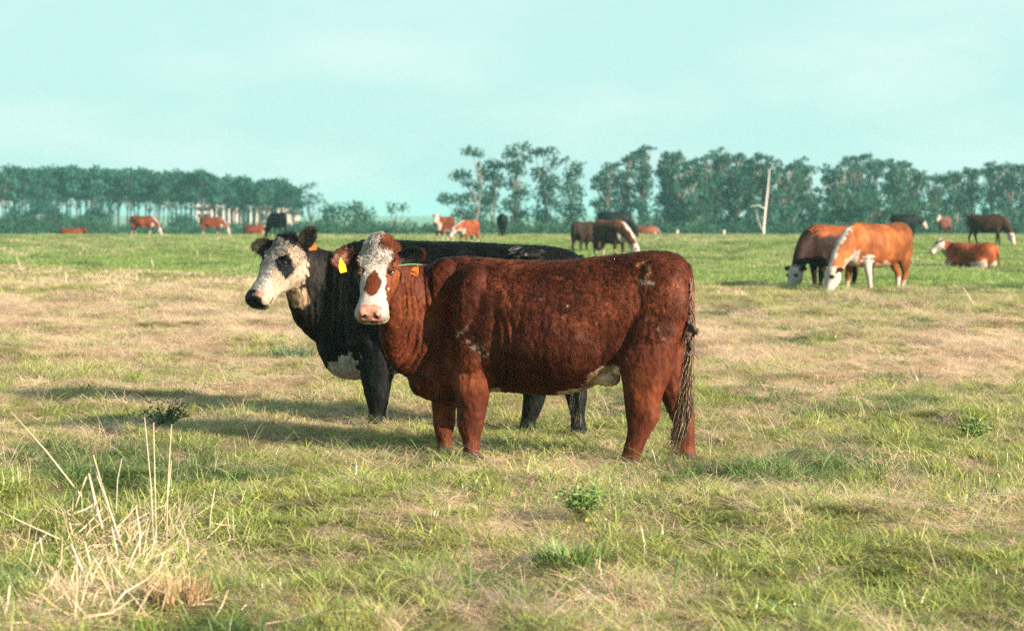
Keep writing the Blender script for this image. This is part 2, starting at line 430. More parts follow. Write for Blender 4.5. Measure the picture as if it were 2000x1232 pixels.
def add_eye(parent, c, fwd, r=.021, white=False, lid=None):
    """eyeball with a darker iris disc as its own piece"""
    fwd = Vector(fwd).normalized()
    def sph(name, cc, rr, mat, par):
        V, F = [], []; n, m = 16, 10
        for i in range(m + 1):
            for k in range(n):
                g = math.pi * i / m; a = 2 * math.pi * k / n
                V.append((rr * math.sin(g) * math.cos(a), rr * math.sin(g) * math.sin(a), rr * math.cos(g)))
        for i in range(m):
            for k in range(n): F.append((i * n + k, (i + 1) * n + k, (i + 1) * n + (k + 1) % n, i * n + (k + 1) % n))
        me = bpy.data.meshes.new(name); me.from_pydata(V, [], F); smooth(me); return add_obj(name, me, mat, par, cc)
    e = sph('eye', c, r, M_EYEW if white else M_EYE, parent)
    if lid is not None:     # upper and lower lids as shells round the ball
        up = Vector((0, 0, 1)); up = (up - fwd * up.dot(fwd)).normalized(); sd = fwd.cross(up)
        for sg, a0 in ((1, 22), (-1, 40)):
            V, F = [], []; n, m = 14, 5
            for i in range(m + 1):
                el_ = math.radians(a0 + (100 - a0) * i / m)
                for k in range(n + 1):
                    th = math.radians(-95 + 190 * k / n); q = math.cos(th) ** 2
                    e2 = el_ * (.35 + .65 * q) if i == 0 else el_
                    dv = (fwd * math.cos(th) + sd * math.sin(th)) * math.cos(e2) + up * sg * math.sin(e2); V.append(dv * r * (1.16 if i else 1.10))
            for i in range(m):
                for k in range(n): F.append((i * (n + 1) + k, i * (n + 1) + k + 1, (i + 1) * (n + 1) + k + 1, (i + 1) * (n + 1) + k))
            me = bpy.data.meshes.new('eyelid'); me.from_pydata([tuple(v) for v in V], [], F); smooth(me); lo = add_obj('eyelid', me, lid, e)
            md = lo.modifiers.new('t', 'SOLIDIFY'); md.thickness = .002
    if white: sph('pupil', fwd * r * .22 , r * .86, M_EYE, e)
    return e

def poly_mask(px, py, poly):
    """point in polygon (photo pixels)"""
    inside = np.zeros(len(px), bool); n = len(poly); j = n - 1
    for i in range(n):
        xi, yi = poly[i]; xj, yj = poly[j]
        c = ((yi > py) != (yj > py)) & (px < (xj - xi) * (py - yi) / (yj - yi + 1e-9) + xi); inside ^= c; j = i
    return inside

def seg_dist(px, py, poly):
    d = np.full(len(px), 1e9)
    for (x0, y0), (x1, y1) in zip(poly[:-1], poly[1:]):
        vx, vy = x1 - x0, y1 - y0; t = np.clip(((px - x0) * vx + (py - y0) * vy) / (vx * vx + vy * vy + 1e-9), 0, 1)
        d = np.minimum(d, np.hypot(px - x0 - t * vx, py - y0 - t * vy))
    return d

class Placer:
    """a cow's own frame standing in the field: x towards its rump, y away from the camera side, z up"""
    def __init__(s, px, D, yaw, zb=0.0):
        s.O = np.array([wx(px, D), D, zb]); s.yaw = math.radians(yaw); c, q = math.cos(s.yaw), math.sin(s.yaw)
        s.R = np.array([[c, -q, 0], [q, c, 0], [0, 0, 1]])
    def loc(s, W): return (np.asarray(W, float) - s.O) @ s.R
    def world(s, Lp): return np.asarray(Lp, float) @ s.R.T + s.O
    def dirl(s, d): return np.asarray(d, float) @ s.R
    def P(s, px, py, yo=0.0):
        k = (px - 1000.0) / FPX; c, q = math.cos(s.yaw), math.sin(s.yaw)
        D = (yo + c * s.O[1] - q * s.O[0]) / (c - k * q)
        return s.loc((k * D, D, wz(py, D)))
    def at(s, px, py, D): return s.loc((wx(px, D), D, wz(py, D)))
    def pix(s, X):
        W = s.world(X); return 1000 + W[:, 0] / W[:, 1] * FPX, HORIZON + (EYE - W[:, 2]) / W[:, 1] * FPX, W

def torso_px(sk, pl, rows, lab='torso', e=2.25):
    R = []
    for px, top, bot, hw in rows:
        a, b = pl.P(px, top), pl.P(px, bot); R.append(((a + b) / 2, (0, hw, 0), (0, 0, (a - b)[2] / 2)))
    sk.loft(lab, R, 4, e)
def leg_px(sk, pl, rows, lab):
    """rows: photo row, left and right edge, side offset, half depth"""
    R = []
    for py, xl, xr, yo, ry in rows:
        a, b = pl.P(xl, py, yo), pl.P(xr, py, yo); c = (a + b) / 2; R.append((c, ((b - a)[0] / 2, 0, 0), (0, ry, 0)))
    sk.loft(lab, R, 4, 2.1)
def ball_px(sk, pl, lab, px, py, yo, rx, rz, ry, tilt=0.0):
    c = pl.P(px, py, yo); g = math.radians(tilt); x = np.array([math.cos(g), 0, -math.sin(g)]); z = np.array([math.sin(g), 0, math.cos(g)])
    sk.ball(lab, c, z * rz, x * rx, np.array([0, ry, 0]))
def neck_path(sk, pts, radii, lab='neck'):
    """rings square to the path, up kept upward"""
    P = np.array(pts, float); T = np.gradient(P, axis=0); R = []
    for c, t, (rv, rs) in zip(P, T, radii):
        t = t / np.linalg.norm(t); u = np.array([0, 0, 1.0]) - t * t[2]; u /= np.linalg.norm(u); R.append((c, np.cross(t, u) * rs, u * rv))
    sk.loft(lab, R, 4, 2.1)
# ------------------------------------------------------------------ the red-brown heifer in front
RED = np.array([.080, .0180, .0075]); REDL = np.array([.160, .043, .0165]); REDD = np.array([.027, .0065, .004])
WHITE = np.array([.36, .315, .275]); PINK = np.array([.40, .18, .13]); BLACK = np.array([.0042, .0046, .0052]); TAN = np.array([.40, .19, .09])

def mixv(a, b, m): m = np.asarray(m)[:, None]; return a * (1 - m) + np.asarray(b) * m

def head_details(sk, h, eye_s=.112, eye_t=.178, eye_u=.042, mouth=True):
    s, t, u = h.coords(sk.X); near = (t > -.1) & (t < .6) & (np.abs(s) < .2) & (u > -.3) & (u < .2)
    d = np.zeros(len(s))
    for sg in (-1, 1):      # nostrils: comma-shaped pits; eye sockets: shallow
        a, b = (s - sg * .043), (t - .500); g = np.exp(-((a * .9 + sg * b * .35) ** 2 / .010 ** 2 + (u - .002 + a * sg * .6) ** 2 / .014 ** 2)) * (t > .44)
        d -= .022 * g
        r = np.sqrt((t - eye_t) ** 2 + (u - eye_u) ** 2); d -= .016 * np.exp(-(r / .017) ** 2) * (s * sg > .06)
        d += .006 * np.exp(-((r - .030) / .007) ** 2) * (s * sg > .06)
    if mouth:
        line = -.048 - .10 * np.clip(.49 - t, 0, .2)
        d -= .010 * np.exp(-((u - line) / .007) ** 2) * sstep(.36, .43, t)
    sk.X = sk.X + sk.N * (d * near * h.k)[:, None]; sk.normals()

def build_red():
    pl = Placer(1080, 12.72, -14)
    sk = Skin()
    torso_px(sk, pl, [(802, 600, 735, .07), (815, 560, 765, .12), (840, 518, 781, .15), (880, 503, 784, .20), (925, 503, 770, .26), (980, 508, 764, .30),
                      (1050, 511, 769, .335), (1110, 510, 768, .345), (1160, 505, 752, .335), (1210, 499, 728, .31), (1260, 494, 705, .28),
                      (1300, 495, 690, .25), (1330, 507, 670, .20), (1346, 525, 640, .14), (1352, 555, 610, .07)])
    # near and far forelegs
    leg_px(sk, pl, [(600, 872, 960, -.12, .10), (680, 868, 965, -.15, .10), (740, 878, 962, -.16, .095), (775, 889, 955, -.16, .085), (820, 893, 946, -.16, .068),
                    (838, 894, 942, -.16, .066), (858, 902, 938, -.16, .054), (876, 905, 936, -.16, .050), (888, 903, 938, -.16, .058), (899, 901, 940, -.16, .060)], 'foreleg')
    leg_px(sk, pl, [(650, 840, 930, .12, .09), (720, 838, 915, .14, .09), (770, 842, 893, .15, .08), (815, 846, 890, .15, .064), (832, 847, 888, .15, .062),
                    (852, 852, 883, .15, .05), (868, 855, 881, .15, .048), (880, 853, 882, .15, .056), (890, 852, 884, .15, .058)], 'foreleg')
    # hind legs
    leg_px(sk, pl, [(545, 1225, 1335, -.12, .12), (610, 1205, 1340, -.15, .13), (670, 1206, 1328, -.17, .125), (715, 1211, 1315, -.18, .11), (755, 1216, 1300, -.18, .09),
                    (790, 1220, 1290, -.18, .07), (815, 1222, 1289, -.18, .058), (838, 1224, 1276, -.18, .052), (860, 1222, 1263, -.18, .048), (882, 1215, 1254, -.18, .048),
                    (896, 1211, 1250, -.18, .055), (908, 1207, 1248, -.18, .058)], 'hindleg')
    leg_px(sk, pl, [(600, 1250, 1345, .12, .11), (670, 1255, 1338, .15, .11), (720, 1268, 1338, .16, .10), (760, 1282, 1343, .16, .08), (785, 1295, 1353, .16, .066),
                    (805, 1303, 1357, .16, .058), (830, 1314, 1356, .16, .050), (855, 1321, 1356, .16, .047), (875, 1323, 1357, .16, .047), (888, 1322, 1360, .16, .054), (899, 1321, 1362, .16, .056)], 'hindleg')
    # masses under the hide: shoulder, upper arm, hip bone, stifle, flank fold, belly, pin bone
    ball_px(sk, pl, 'torso', 915, 600, -.185, .145, .27, .105, 12)
    ball_px(sk, pl, 'torso', 912, 600, .165, .145, .26, .10, 12)
    ball_px(sk, pl, 'torso', 918, 690, -.195, .125, .17, .095, -12)
    ball_px(sk, pl, 'torso', 862, 575, -.105, .14, .23, .085, 8)
    ball_px(sk, pl, 'torso', 850, 640, -.075, .12, .20, .085, 0)
    ball_px(sk, pl, 'torso', 1285, 590, -.17, .20, .26, .12, 0)
    ball_px(sk, pl, 'torso', 1300, 590, .15, .17, .26, .12, 0)
    ball_px(sk, pl, 'torso', 1240, 690, -.20, .105, .15, .09, 20)
    ball_px(sk, pl, 'torso', 1208, 700, -.15, .09, .10, .05, 30)
    ball_px(sk, pl, 'torso', 1090, 660, -.12, .42, .30, .27, 0)
    ball_px(sk, pl, 'torso', 1334, 540, 0, .05, .06, .12, 0)
    ball_px(sk, pl, 'torso', 826, 735, -.03, .095, .13, .12, 0)
    ball_px(sk, pl, 'torso', 1168, 726, -.05, .15, .07, .14, 20)
    # neck turning to the camera, head
    npts = [pl.P(905, 630, 0), pl.P(862, 632, -.02), pl.P(828, 622, -.05), pl.P(803, 603, -.12), pl.P(782, 578, -.22), pl.P(766, 552, -.32), pl.P(752, 530, -.38)]
    neck_path(sk, npts, [(.40, .20), (.40, .155), (.385, .135), (.345, .13), (.265, .125), (.18, .12), (.13, .10)])
    neck_path(sk, [pl.P(840, 690, 0), pl.P(806, 690, -.06), pl.P(783, 655, -.16), pl.P(765, 620, -.27)], [(.16, .10), (.14, .08), (.11, .06), (.06, .04)], 'neck')   # dewlap
    hd = 12.46
    h = Frame(pl.at(745, 482, hd), pl.dirl((-.10, -.55, -.83)), 0.03, 0.99)
    if h.s.dot(pl.dirl((1, 0, 0))) < 0: h.s = -h.s
    add_head(sk, h, wide=1.20)
    add_ear(sk, h.p(-.100, .090, .0), pl.dirl((-.98, 0, -.10)), pl.dirl((.15, -1, .25)), .200, .158, .010, .034)
    add_ear(sk, h.p(.105, .080, .0), pl.dirl((.97, .15, .18)), pl.dirl((-.1, -.9, -.45)), .180, .135, .010, .036)
    # tail
    tl = [pl.P(1322, 510, 0), pl.P(1338, 524, -.01), pl.P(1346, 560, -.05), pl.P(1349, 610, -.09), pl.P(1350, 660, -.12), pl.P(1347, 710, -.14), pl.P(1341, 755, -.15)]
    sk.loft('tail', [(p, (r, 0, 0), (0, r, 0)) for p, r in zip(tl, (.03, .032, .030, .027, .024, .021, .015))], 4, 2.0, 12)
    sk.remesh(.0085, {'*': 9, 'head': 3, 'ear': 2, 'tail': 3, 'neck': 7})
    head_details(sk, h, .118, .212)
    px, py, W = pl.pix(sk.X); lab = sk.lb; s, t, u = h.coords(sk.X); nearside = sk.N @ pl.dirl((0, -1, 0)) > -.1
    # folds of loose skin round the neck, creases behind the shoulder and before the flank
    t_n = sk.pr[:, 0]; isn = (lab == 'neck')
    wob = fbm(sk.X * 5, 3, 2) * 2.2
    q = px + np.clip(py - 585, 0, 200) ** 2 * .0028 + (fbm(np.stack([px * .012, py * .007, px * 0], 1), 4, 3) - .5) * 60; am = sstep(.3, .62, fbm(np.stack([px * .03, py * .012, px * 0], 1), 6, 2))
    band = sstep(776, 790, px) * (1 - sstep(842, 868, px)) * sstep(505, 545, py) * (1 - sstep(690, 735, py)) * nearside * (lab != 'head') * (lab != 'ear')
    d = band * am * (.0085 * np.sin(q * 2 * np.pi / 14.5) + .004 * np.sin(q * 2 * np.pi / 8.3 + 1))
    q2 = px + (fbm(np.stack([px * .01, py * .012, px * 0], 1), 14, 2) - .5) * 26 - (py - 650) * .06
    b2 = sstep(962, 972, px) * (1 - sstep(1000, 1020, px)) * sstep(600, 660, py) * (1 - sstep(745, 768, py)) * nearside
    d += b2 * (.008 * np.sin((q2 - 972) * 2 * np.pi / 16))
    d -= .016 * np.exp(-((px - (966 - (py - 650) * .03)) / 9) ** 2) * sstep(560, 640, py) * (1 - sstep(755, 775, py)) * nearside * (W[:, 1] < 12.8)
    d -= .030 * np.exp(-((px - (866 - (py - 560) * .14)) / 14) ** 2) * sstep(555, 630, py) * (1 - sstep(690, 740, py)) * nearside   # neck to shoulder
    d -= .010 * np.exp(-(((px - 1212) - (py - 690) * -.35) / 8) ** 2) * sstep(600, 650, py) * (1 - sstep(715, 740, py)) * nearside  # before the stifle
    d -= .008 * np.exp(-(((px - 1250) + (py - 600) * .5) / 12) ** 2) * sstep(520, 560, py) * (1 - sstep(650, 690, py)) * nearside
    d += (fbm(sk.X * 9, 21, 3) - .5) * .010 * (lab != 'head') * (lab != 'ear') + ((fbm(sk.X * np.array([38, 38, 15]), 25, 2) - .5) * .0075 + (fbm(sk.X * np.array([75, 75, 35]), 26, 2) - .5) * .005) * (lab != 'head') * (lab != 'ear')
    sk.X = sk.X + sk.N * d[:, None]; sk.normals()
    # coat colours
    n1 = fbm(sk.X * 4, 31, 4); n2 = fbm(sk.X * 22, 35, 3)
    C = mixv(np.tile(RED * .9, (len(px), 1)), REDL, np.clip(sstep(.50, .72, n1) * .65 + sstep(.5, .75, n2) * .35, 0, 1)); C = mixv(C, REDD, sstep(.50, .34, n1) * .45)
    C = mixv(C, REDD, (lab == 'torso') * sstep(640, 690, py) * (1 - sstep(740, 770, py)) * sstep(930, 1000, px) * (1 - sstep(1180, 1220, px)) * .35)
    bel = (seg_dist(px, py, [(1150, 772), (1168, 742), (1190, 728)]) < 16 + n2 * 9) & (py > 712) & (px > 1128) & (px < 1206 + n2 * 6) & (lab != 'hindleg')
    bel |= (px > 1085) & (px < 1215) & (py > 757 - (px - 1090) * .12 + n2 * 10) & (lab == 'torso')
    bel |= (px > 955) & (px < 975) & (py > 752 + n2 * 14) & (lab == 'torso')
    C[bel] = WHITE * np.array([1.7, 1.5, 1.2])  # white belly patch, painted brighter than the coat's white to look lit
    edge = (np.abs(seg_dist(px, py, [(1130, 775), (1152, 738), (1196, 712)])) < 5 + n2 * 4) & (lab == 'torso') & nearside; C[edge] = C[edge] * .4 + REDL * .6
    # brand mark on the rump, bare scars and flecks
    br = [(1241, 519), (1249, 515), (1258, 517), (1266, 523), (1267, 531), (1262, 537), (1260, 543), (1265, 549), (1273, 551)]
    bd = seg_dist(px, py, br); hip = (lab != 'neck') & nearside & (W[:, 1] < 12.75)
    C = mixv(C, TAN * 1.1, np.exp(-(bd / 2.4) ** 2) * .9 * hip)
    bd2 = np.minimum(seg_dist(px, py, [(1250, 547), (1257, 551), (1261, 547), (1268, 549), (1275, 552)]), 99); C = mixv(C, WHITE * .9, np.exp(-(bd2 / 2.4) ** 2) * .9 * hip)
    for (a, b, c_, d_) in ((1075, 540, 1110, 544), (1122, 618, 1170, 632), (1135, 626, 1165, 640)):
        C = mixv(C, REDL * 1.5, np.exp(-(seg_dist(px, py, [(a, b), (c_, d_)]) / 4) ** 2) * .5 * hip * sstep(.3, .6, n2))
    fl = [[(915, 625), (908, 645), (892, 655)], [(905, 663), (920, 672), (940, 676), (952, 686)], [(925, 680), (938, 690), (946, 695)], [(912, 668), (930, 684)], [(944, 672), (951, 690)]]
    fm = np.zeros(len(px))
    for k in fl: fm = np.maximum(fm, np.exp(-(seg_dist(px, py, k) / 3.0) ** 2))
    fleck = fm * sstep(.53, .62, fbm(sk.X * 75, 55, 2)) * nearside * (W[:, 1] < 12.9); C = mixv(C, WHITE, fleck)
    for (a, b) in ((1108, 597), (1056, 583), (1285, 642), (1262, 622), (1296, 660), (1100, 617)): C = mixv(C, WHITE, np.exp(-(np.hypot(px - a, py - b) / 1.7) ** 2) * hip)
    # face
    jag = (n2 - .5) * .035 + (fbm(sk.X * 50, 37, 2) - .5) * .035
    face = (t > -.06) & (t < .60) & ((lab == 'head') | (lab == 'neck'))
    wedge = np.interp(t, [-.06, .0, .06, .14, .20, .27, .34, .40, .46, .53], [.02, .07, .093, .090, .082, .076, .075, .085, .12, .12])
    lw = np.interp(t, [-.06, .0, .06, .14, .20, .27, .34, .4], [.03, .085, .115, .118, .108, .1, .1, .12])
    fr = face & (u > -.06 - .6 * np.clip(t - .36, 0, .2)) & (s < wedge + jag) & (s > -lw + jag) & (lab == 'head')
    fr |= (lab == 'head') & (t > .40) & (u > -.20)
    fr &= ~((s > .022 + jag) & (t < .045 + jag))
    C[fr] = WHITE
    ep = (((s - .108) / .040) ** 2 + ((t - .225) / .075) ** 2 < 1 + jag * 8) & (lab == 'head') & (u > -.07); C[ep] = REDL * .85
    ep = (((s + .118) / .026) ** 2 + ((t - .24) / .095) ** 2 < 1 + jag * 8) & (lab == 'head'); C[ep] = REDD * 1.2
    nb = (np.abs((s + .005) / (.030 + .022 * sstep(.22, .30, t))) ** 2.2 + np.abs((t - .305) / .088) ** 2.2 < 1 + jag * 24) & (lab == 'head') & (u > -.01); C[nb] = RED * .85 + REDL * .1
    ch = (lab == 'head') & (~fr) & (s > .05); C[ch] = C[ch] * .7 + REDL * .3
    pad = (lab == 'head') & (t > .452 + .25 * np.maximum(np.abs(s) - .035, 0)) & (np.abs(s) < .072) & (u > -.050) & (u < .06); C[pad] = PINK
    C = mixv(C, (.10, .05, .035), pad * sstep(.5, .7, fbm(sk.X * 60, 77, 2)) * .5)
    chin = (lab == 'head') & (t > .42) & (u < -.058); C[chin] = mixv(C[chin], np.array([.32, .30, .12]), np.full(chin.sum(), .55))
    mo = (lab == 'head') & (t > .43) & (np.abs(u + .049) < .007); C[mo] = (.03, .02, .015)
    for sg in (-1, 1):
        g = ((s - sg * .043) ** 2 / .013 ** 2 + (u - .002) ** 2 / .012 ** 2 < 1) & (t > .47) & (lab == 'head'); C[g] = (.03, .012, .01)
        r = np.hypot(t - .212, u - .042); g = (r < .021) & (s * sg > .07) & (lab == 'head'); C[g] = (.035, .018, .012)
    # ears: shade painted dark inside the right-hand one, pinkish brown inside the other
    ed = sk.N @ h.u; er = (lab == 'ear') & (s > 0) & (ed > -.1); C[er] = BLACK * 1.6; C[er & (s > .25)] = RED * .6
    el_ = (lab == 'ear') & (s < 0) & (ed > .2); C[el_] = (.13, .040, .024); C[el_ & (s > -.19)] = (.03, .012, .008); rim = el_ & (n2 > .58); C[rim] = (.24, .12, .08)
    lowleg = ((lab == 'foreleg') | (lab == 'hindleg')) & (sk.X[:, 2] < .025); C[lowleg] = (.05, .035, .028)
    wht = np.isclose(C[:, 2], WHITE[2]) if False else None

    root = thing('cow', (0, 0, 0), 'red-brown cow with white blaze, looking at the camera, standing in front of the black cow', 'cow')
    root.location = pl.O; root.rotation_euler = (0, 0, pl.yaw)
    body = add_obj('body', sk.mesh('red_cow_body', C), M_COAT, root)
    # eyes
    for sg, wht in ((-1, False), (1, False)):
        c = h.p(sg * .101, .212, .034); e = add_eye(root, c, h.v(sg * .45, -.1, .9), .0185 * h.k, wht, M_LIDR)
    # fur
    def wgt(k):
        f = .35 + .65 * sstep(-.35, .15, k.N @ pl.dirl((0, -1, .2)))
        f = f * np.where((k.lb == 'head'), 1.8, 1.0) * np.where((k.lb == 'tail') | (k.X[:, 2] < .06), .5, 1.0)
        ss, tt, uu = h.coords(k.X); bare = (k.lb == 'head') & (((tt > .458) & (np.abs(ss) < .07) & (uu > -.06)) | ((np.hypot(tt - .212, uu - .042) < .026) & (np.abs(ss) > .07)))
        return np.where(bare, 0.0, f)
    def lng(k):
        top = sstep(.35, .95, k.N[:, 2]) * sstep(1.0, 1.2, k.X[:, 2]); bel_ = sstep(-.2, -.8, k.N[:, 2]) * (k.lb == 'torso')
        l = .019 + .020 * top + .010 * bel_ + .012 * sstep(.4, .7, k.X[:, 0]) * sstep(1.05, 1.22, k.X[:, 2])
        l = np.where(k.lb == 'head', .011, l); l = np.where(k.lb == 'ear', .020, l); l = np.where((k.lb == 'foreleg') | (k.lb == 'hindleg'), np.where(k.X[:, 2] < .75, .008, l), l)
        return np.where((k.lb == 'neck'), .016, l)
    fl = sk.tn.copy(); down = np.array([0, 0, -1.0])
    for L_, v in (('torso', (.75, 0, -.55)), ('neck', (.45, 0, -.85)), ('foreleg', (.05, 0, -1)), ('hindleg', (.1, 0, -1)), ('tail', (0, 0, -1))): fl[lab == L_] = v
    hm = lab == 'head'; fl[hm] = (h.f[None] * .9 + h.s[None] * (s[hm] * 5)[:, None]) ; em = lab == 'ear'; fl[em] = h.s[None] * np.sign(s[em])[:, None]
    fl[lab == 'torso'] += np.stack([(fbm(sk.X * 3, 61, 2) - .5), np.zeros(len(px)), (fbm(sk.X * 3, 65, 2) - .5)], 1)[lab == 'torso'] * 1.6
    crl = lambda k: np.where((k.lb == 'torso'), .25 + .5 * sstep(1060, 1150, px) * sstep(690, 640, py), .1)
    grow_fur(sk, C, 210000, wgt, lng, root, 'fur', .55, .018, .50, .0014, 3, 4, crl, fl)
    # longer curls of the forehead and poll
    def w2(k): ss, tt, uu = h.coords(k.X); return ((k.lb == 'head') & (tt < .17) & (uu > 0) & (np.abs(ss) < .105)) * (1.2 - 4 * np.clip(tt, 0, .2)) + ((k.lb == 'ear') & (k.N @ h.u > 0)) * .25
    def l2(k): ss, tt, uu = h.coords(k.X); return np.where(k.lb == 'ear', .03, np.interp(tt, [-.05, .0, .06, .17], [.060, .055, .040, .022]))
    fl2 = h.f[None] * .6 + h.s[None] * (s * 3)[:, None] - h.f[None] * (t < .0)[:, None] * 1.6 + 0 * sk.X
    grow_fur(sk, C * np.where(C[:, 1:2] > .3, 1.35, 1.0), 9000, w2, l2, root, 'forelock', .55, .022, .6, .0016, 8, 7, lambda k: np.full(len(k.X), 1.0), fl2, .15)
    # ruffled long hair standing along the back and rump
    def w3(k): return sstep(.45, .9, k.N[:, 2]) * (k.X[:, 2] > 1.0) * ((k.lb == 'torso') | (k.lb == 'neck')) * (.35 + sstep(.3, .6, k.X[:, 0]) * 1.2 + sstep(-.35, -.6, k.X[:, 0])) * sstep(.35, .6, vnoise(k.X / .03, 93))
    grow_fur(sk, C, 14000, w3, lambda k: .030 + .022 * vnoise(k.X / .05, 95), root, 'ruffled_fur', 1.5, .02, .8, .0015, 23, 5, None, fl)
    # tail switch: long, dirty straw-coloured and clotted strands
    rng = np.random.default_rng(5)
    def strands(n, y0, y1, xa, xb, cols, ln, yo=-.17, wd=.0015, name='tail_switch'):
        k = 9; P = np.zeros((n, k, 3)); s_ = np.linspace(0, 1, k)
        for i in range(n):
            ys = rng.uniform(y0, y1); x0 = np.interp(ys, [530, 640, 700, 760, 800], [1348, 1350, 1346, 1340, 1336]) + rng.normal(0, 3); L_ = ln * rng.uniform(.6, 1.1)
            ph = rng.uniform(0, 1.5); yy = ys + s_ * L_; cx = np.interp(yy, [600, 700, 760, 800, 840, 888], [1350, 1345, 1338, 1334, 1324, 1313]); dx = (rng.normal(0, 1)) * np.interp(yy, [600, 700, 800, 888], [3, 6, 10, 5])
            xx = x0 * (1 - s_) + (cx + dx) * s_ + np.sin(ph + s_ * rng.uniform(6, 11)) * 3.2 * s_
            for j in range(k): P[i, j] = pl.P(xx[j], min(yy[j], 893), yo + rng.normal(0, .004) - .02 * math.sin(s_[j] * 3))
        c = np.array(cols)[rng.integers(0, len(cols), n)] * rng.uniform(.6, 1.3, (n, 1))
        nn = np.tile(pl.dirl((.3, -.9, .3)), (n, 1)); make_curves(name, None, nn, None, P, np.repeat((wd * np.linspace(1, .5, k))[None], n, 0), c, M_FUR, root)
    strands(900, 690, 775, 0, 0, [(.17, .105, .050), (.05, .024, .013), (.26, .175, .085), (.08, .038, .018), (.022, .012, .008), (.05, .018, .008)], 115)
    strands(240, 540, 700, 0, 0, [(.06, .04, .03), (.16, .05, .025), (.12, .09, .07)], 60, -.135, .0030, 'tail_hair')
    # clots of dried dung in the tail
    rg = np.random.default_rng(9)
    for (a, b, r) in ((1339, 585, .014), (1346, 625, .018), (1356, 640, .017), (1362, 648, .013), (1344, 655, .016), (1350, 674, .015), (1347, 600, .012), (1343, 700, .012)):
        c2 = Skin(); c0 = pl.P(a, b, -.165); c2.ball('x', c0, (rg.normal(0, .003), 0, r * 1.5), (r, 0, 0), (0, r * .8, 0), 8)
        V = np.vstack(c2.V); V = V + (V - c0) * ((vnoise(V * 90, 3) - .5) * .9)[:, None]
        me = bpy.data.meshes.new('dung_clot'); me.from_pydata(V.tolist(), [], c2.F); add_obj('dung_clot', me, M_CLOT, root)
    # tags
    tag(root, pl.at(665, 505, hd - .11), pl.dirl((.22, 0, -1)), pl.dirl((.1, -1, .1)), .044, .088, M_TAG_Y, None, 'yellow ear tag hanging in the ear, blank side showing')
    tc_ = pl.at(815, 519, hd - .15); tag(root, tc_, pl.dirl((-.42, 0, -1)), pl.dirl((-.1, -1, .12)), .050, .062, M_TAG_O, '0921', 'orange ear tag with the printed number 0921')
    # grass blade lying over the eye and ear, picked up while grazing
    b = MB(); q0 = [pl.at(770 + 56 * k, 520.5 - 4.5 * math.sin(k * 2.4) , hd - .17) for k in np.linspace(0, 1, 7)]
    b.tube(q0, [.0012, .003, .0036, .0036, .0032, .0024, .0008], 5); add_obj('grass_stem', b.mesh('grass_stem', True), M_STEMG, root)
    return root, pl, h

def tag(root, c, down, face, wid, hgt, mat, text, label):
    """ear tag: a pointed neck with a stud and a broad plate"""
    c = np.array(c, float); dn = np.array(down, float); dn /= np.linalg.norm(dn); fc = np.array(face, float); fc -= dn * fc.dot(dn); fc /= np.linalg.norm(fc); sd = np.cross(dn, fc)
    out = [(-.14, -.02), (.14, -.02), (.30, .25), (.5, .52), (.50, .90), (.42, 1.0), (-.42, 1.0), (-.50, .90), (-.5, .52), (-.30, .25)]
    V = []; F = []; n = len(out)
    for dz in (-.5, .5):
        for a, b in out: V.append(c + sd * a * wid + dn * b * hgt + fc * dz * .003)
    F = [tuple(range(n)), tuple(range(2 * n - 1, n - 1, -1))] + [(i, n + i, n + (i + 1) % n, (i + 1) % n) for i in range(n)]
    me = bpy.data.meshes.new('ear_tag'); me.from_pydata([tuple(v) for v in V], [], F); t = add_obj('ear_tag', me, mat, root); t['label'] = label
    st = Skin(); st.ball('x', c + fc * .004, fc * .004, sd * .006, dn * .006, 6); me = bpy.data.meshes.new('stud'); me.from_pydata(np.vstack(st.V).tolist(), [], st.F); add_obj('stud', me, mat, t)
    if text:
        cu = bpy.data.curves.new('printed_number', 'FONT'); cu.body = text; cu.size = wid * .50; cu.align_x = 'CENTER'; cu.extrude = .0004; cu.materials.append(M_TAGINK)
        to = bpy.data.objects.new('printed_number', cu); COL.objects.link(to); to.parent = t
        # text reads along sd, upright against dn
        cu2 = bpy.data.meshes.new_from_object(to.evaluated_get(bpy.context.evaluated_depsgraph_get())); bpy.data.objects.remove(to)
        to = add_obj('printed_number', cu2, M_TAGINK, t)
        X = Vector(-sd if (sd @ np.array([1.0, 0, 0])) < 0 else sd); Y = Vector(-dn); Z = X.cross(Y)
        m = Matrix((X, Y, Z)).transposed().to_4x4(); p = c + dn * hgt * .88 + np.array(Z) * .0032; m.translation = Vector(p); to.matrix_local = m
    return t

M_CLOT = flat_mat('dried_dung', (.085, .06, .045), .9, .4, 60, .8)
M_STEMG = flat_mat('fresh_stem', (.16, .34, .13), .4, .15, 20)

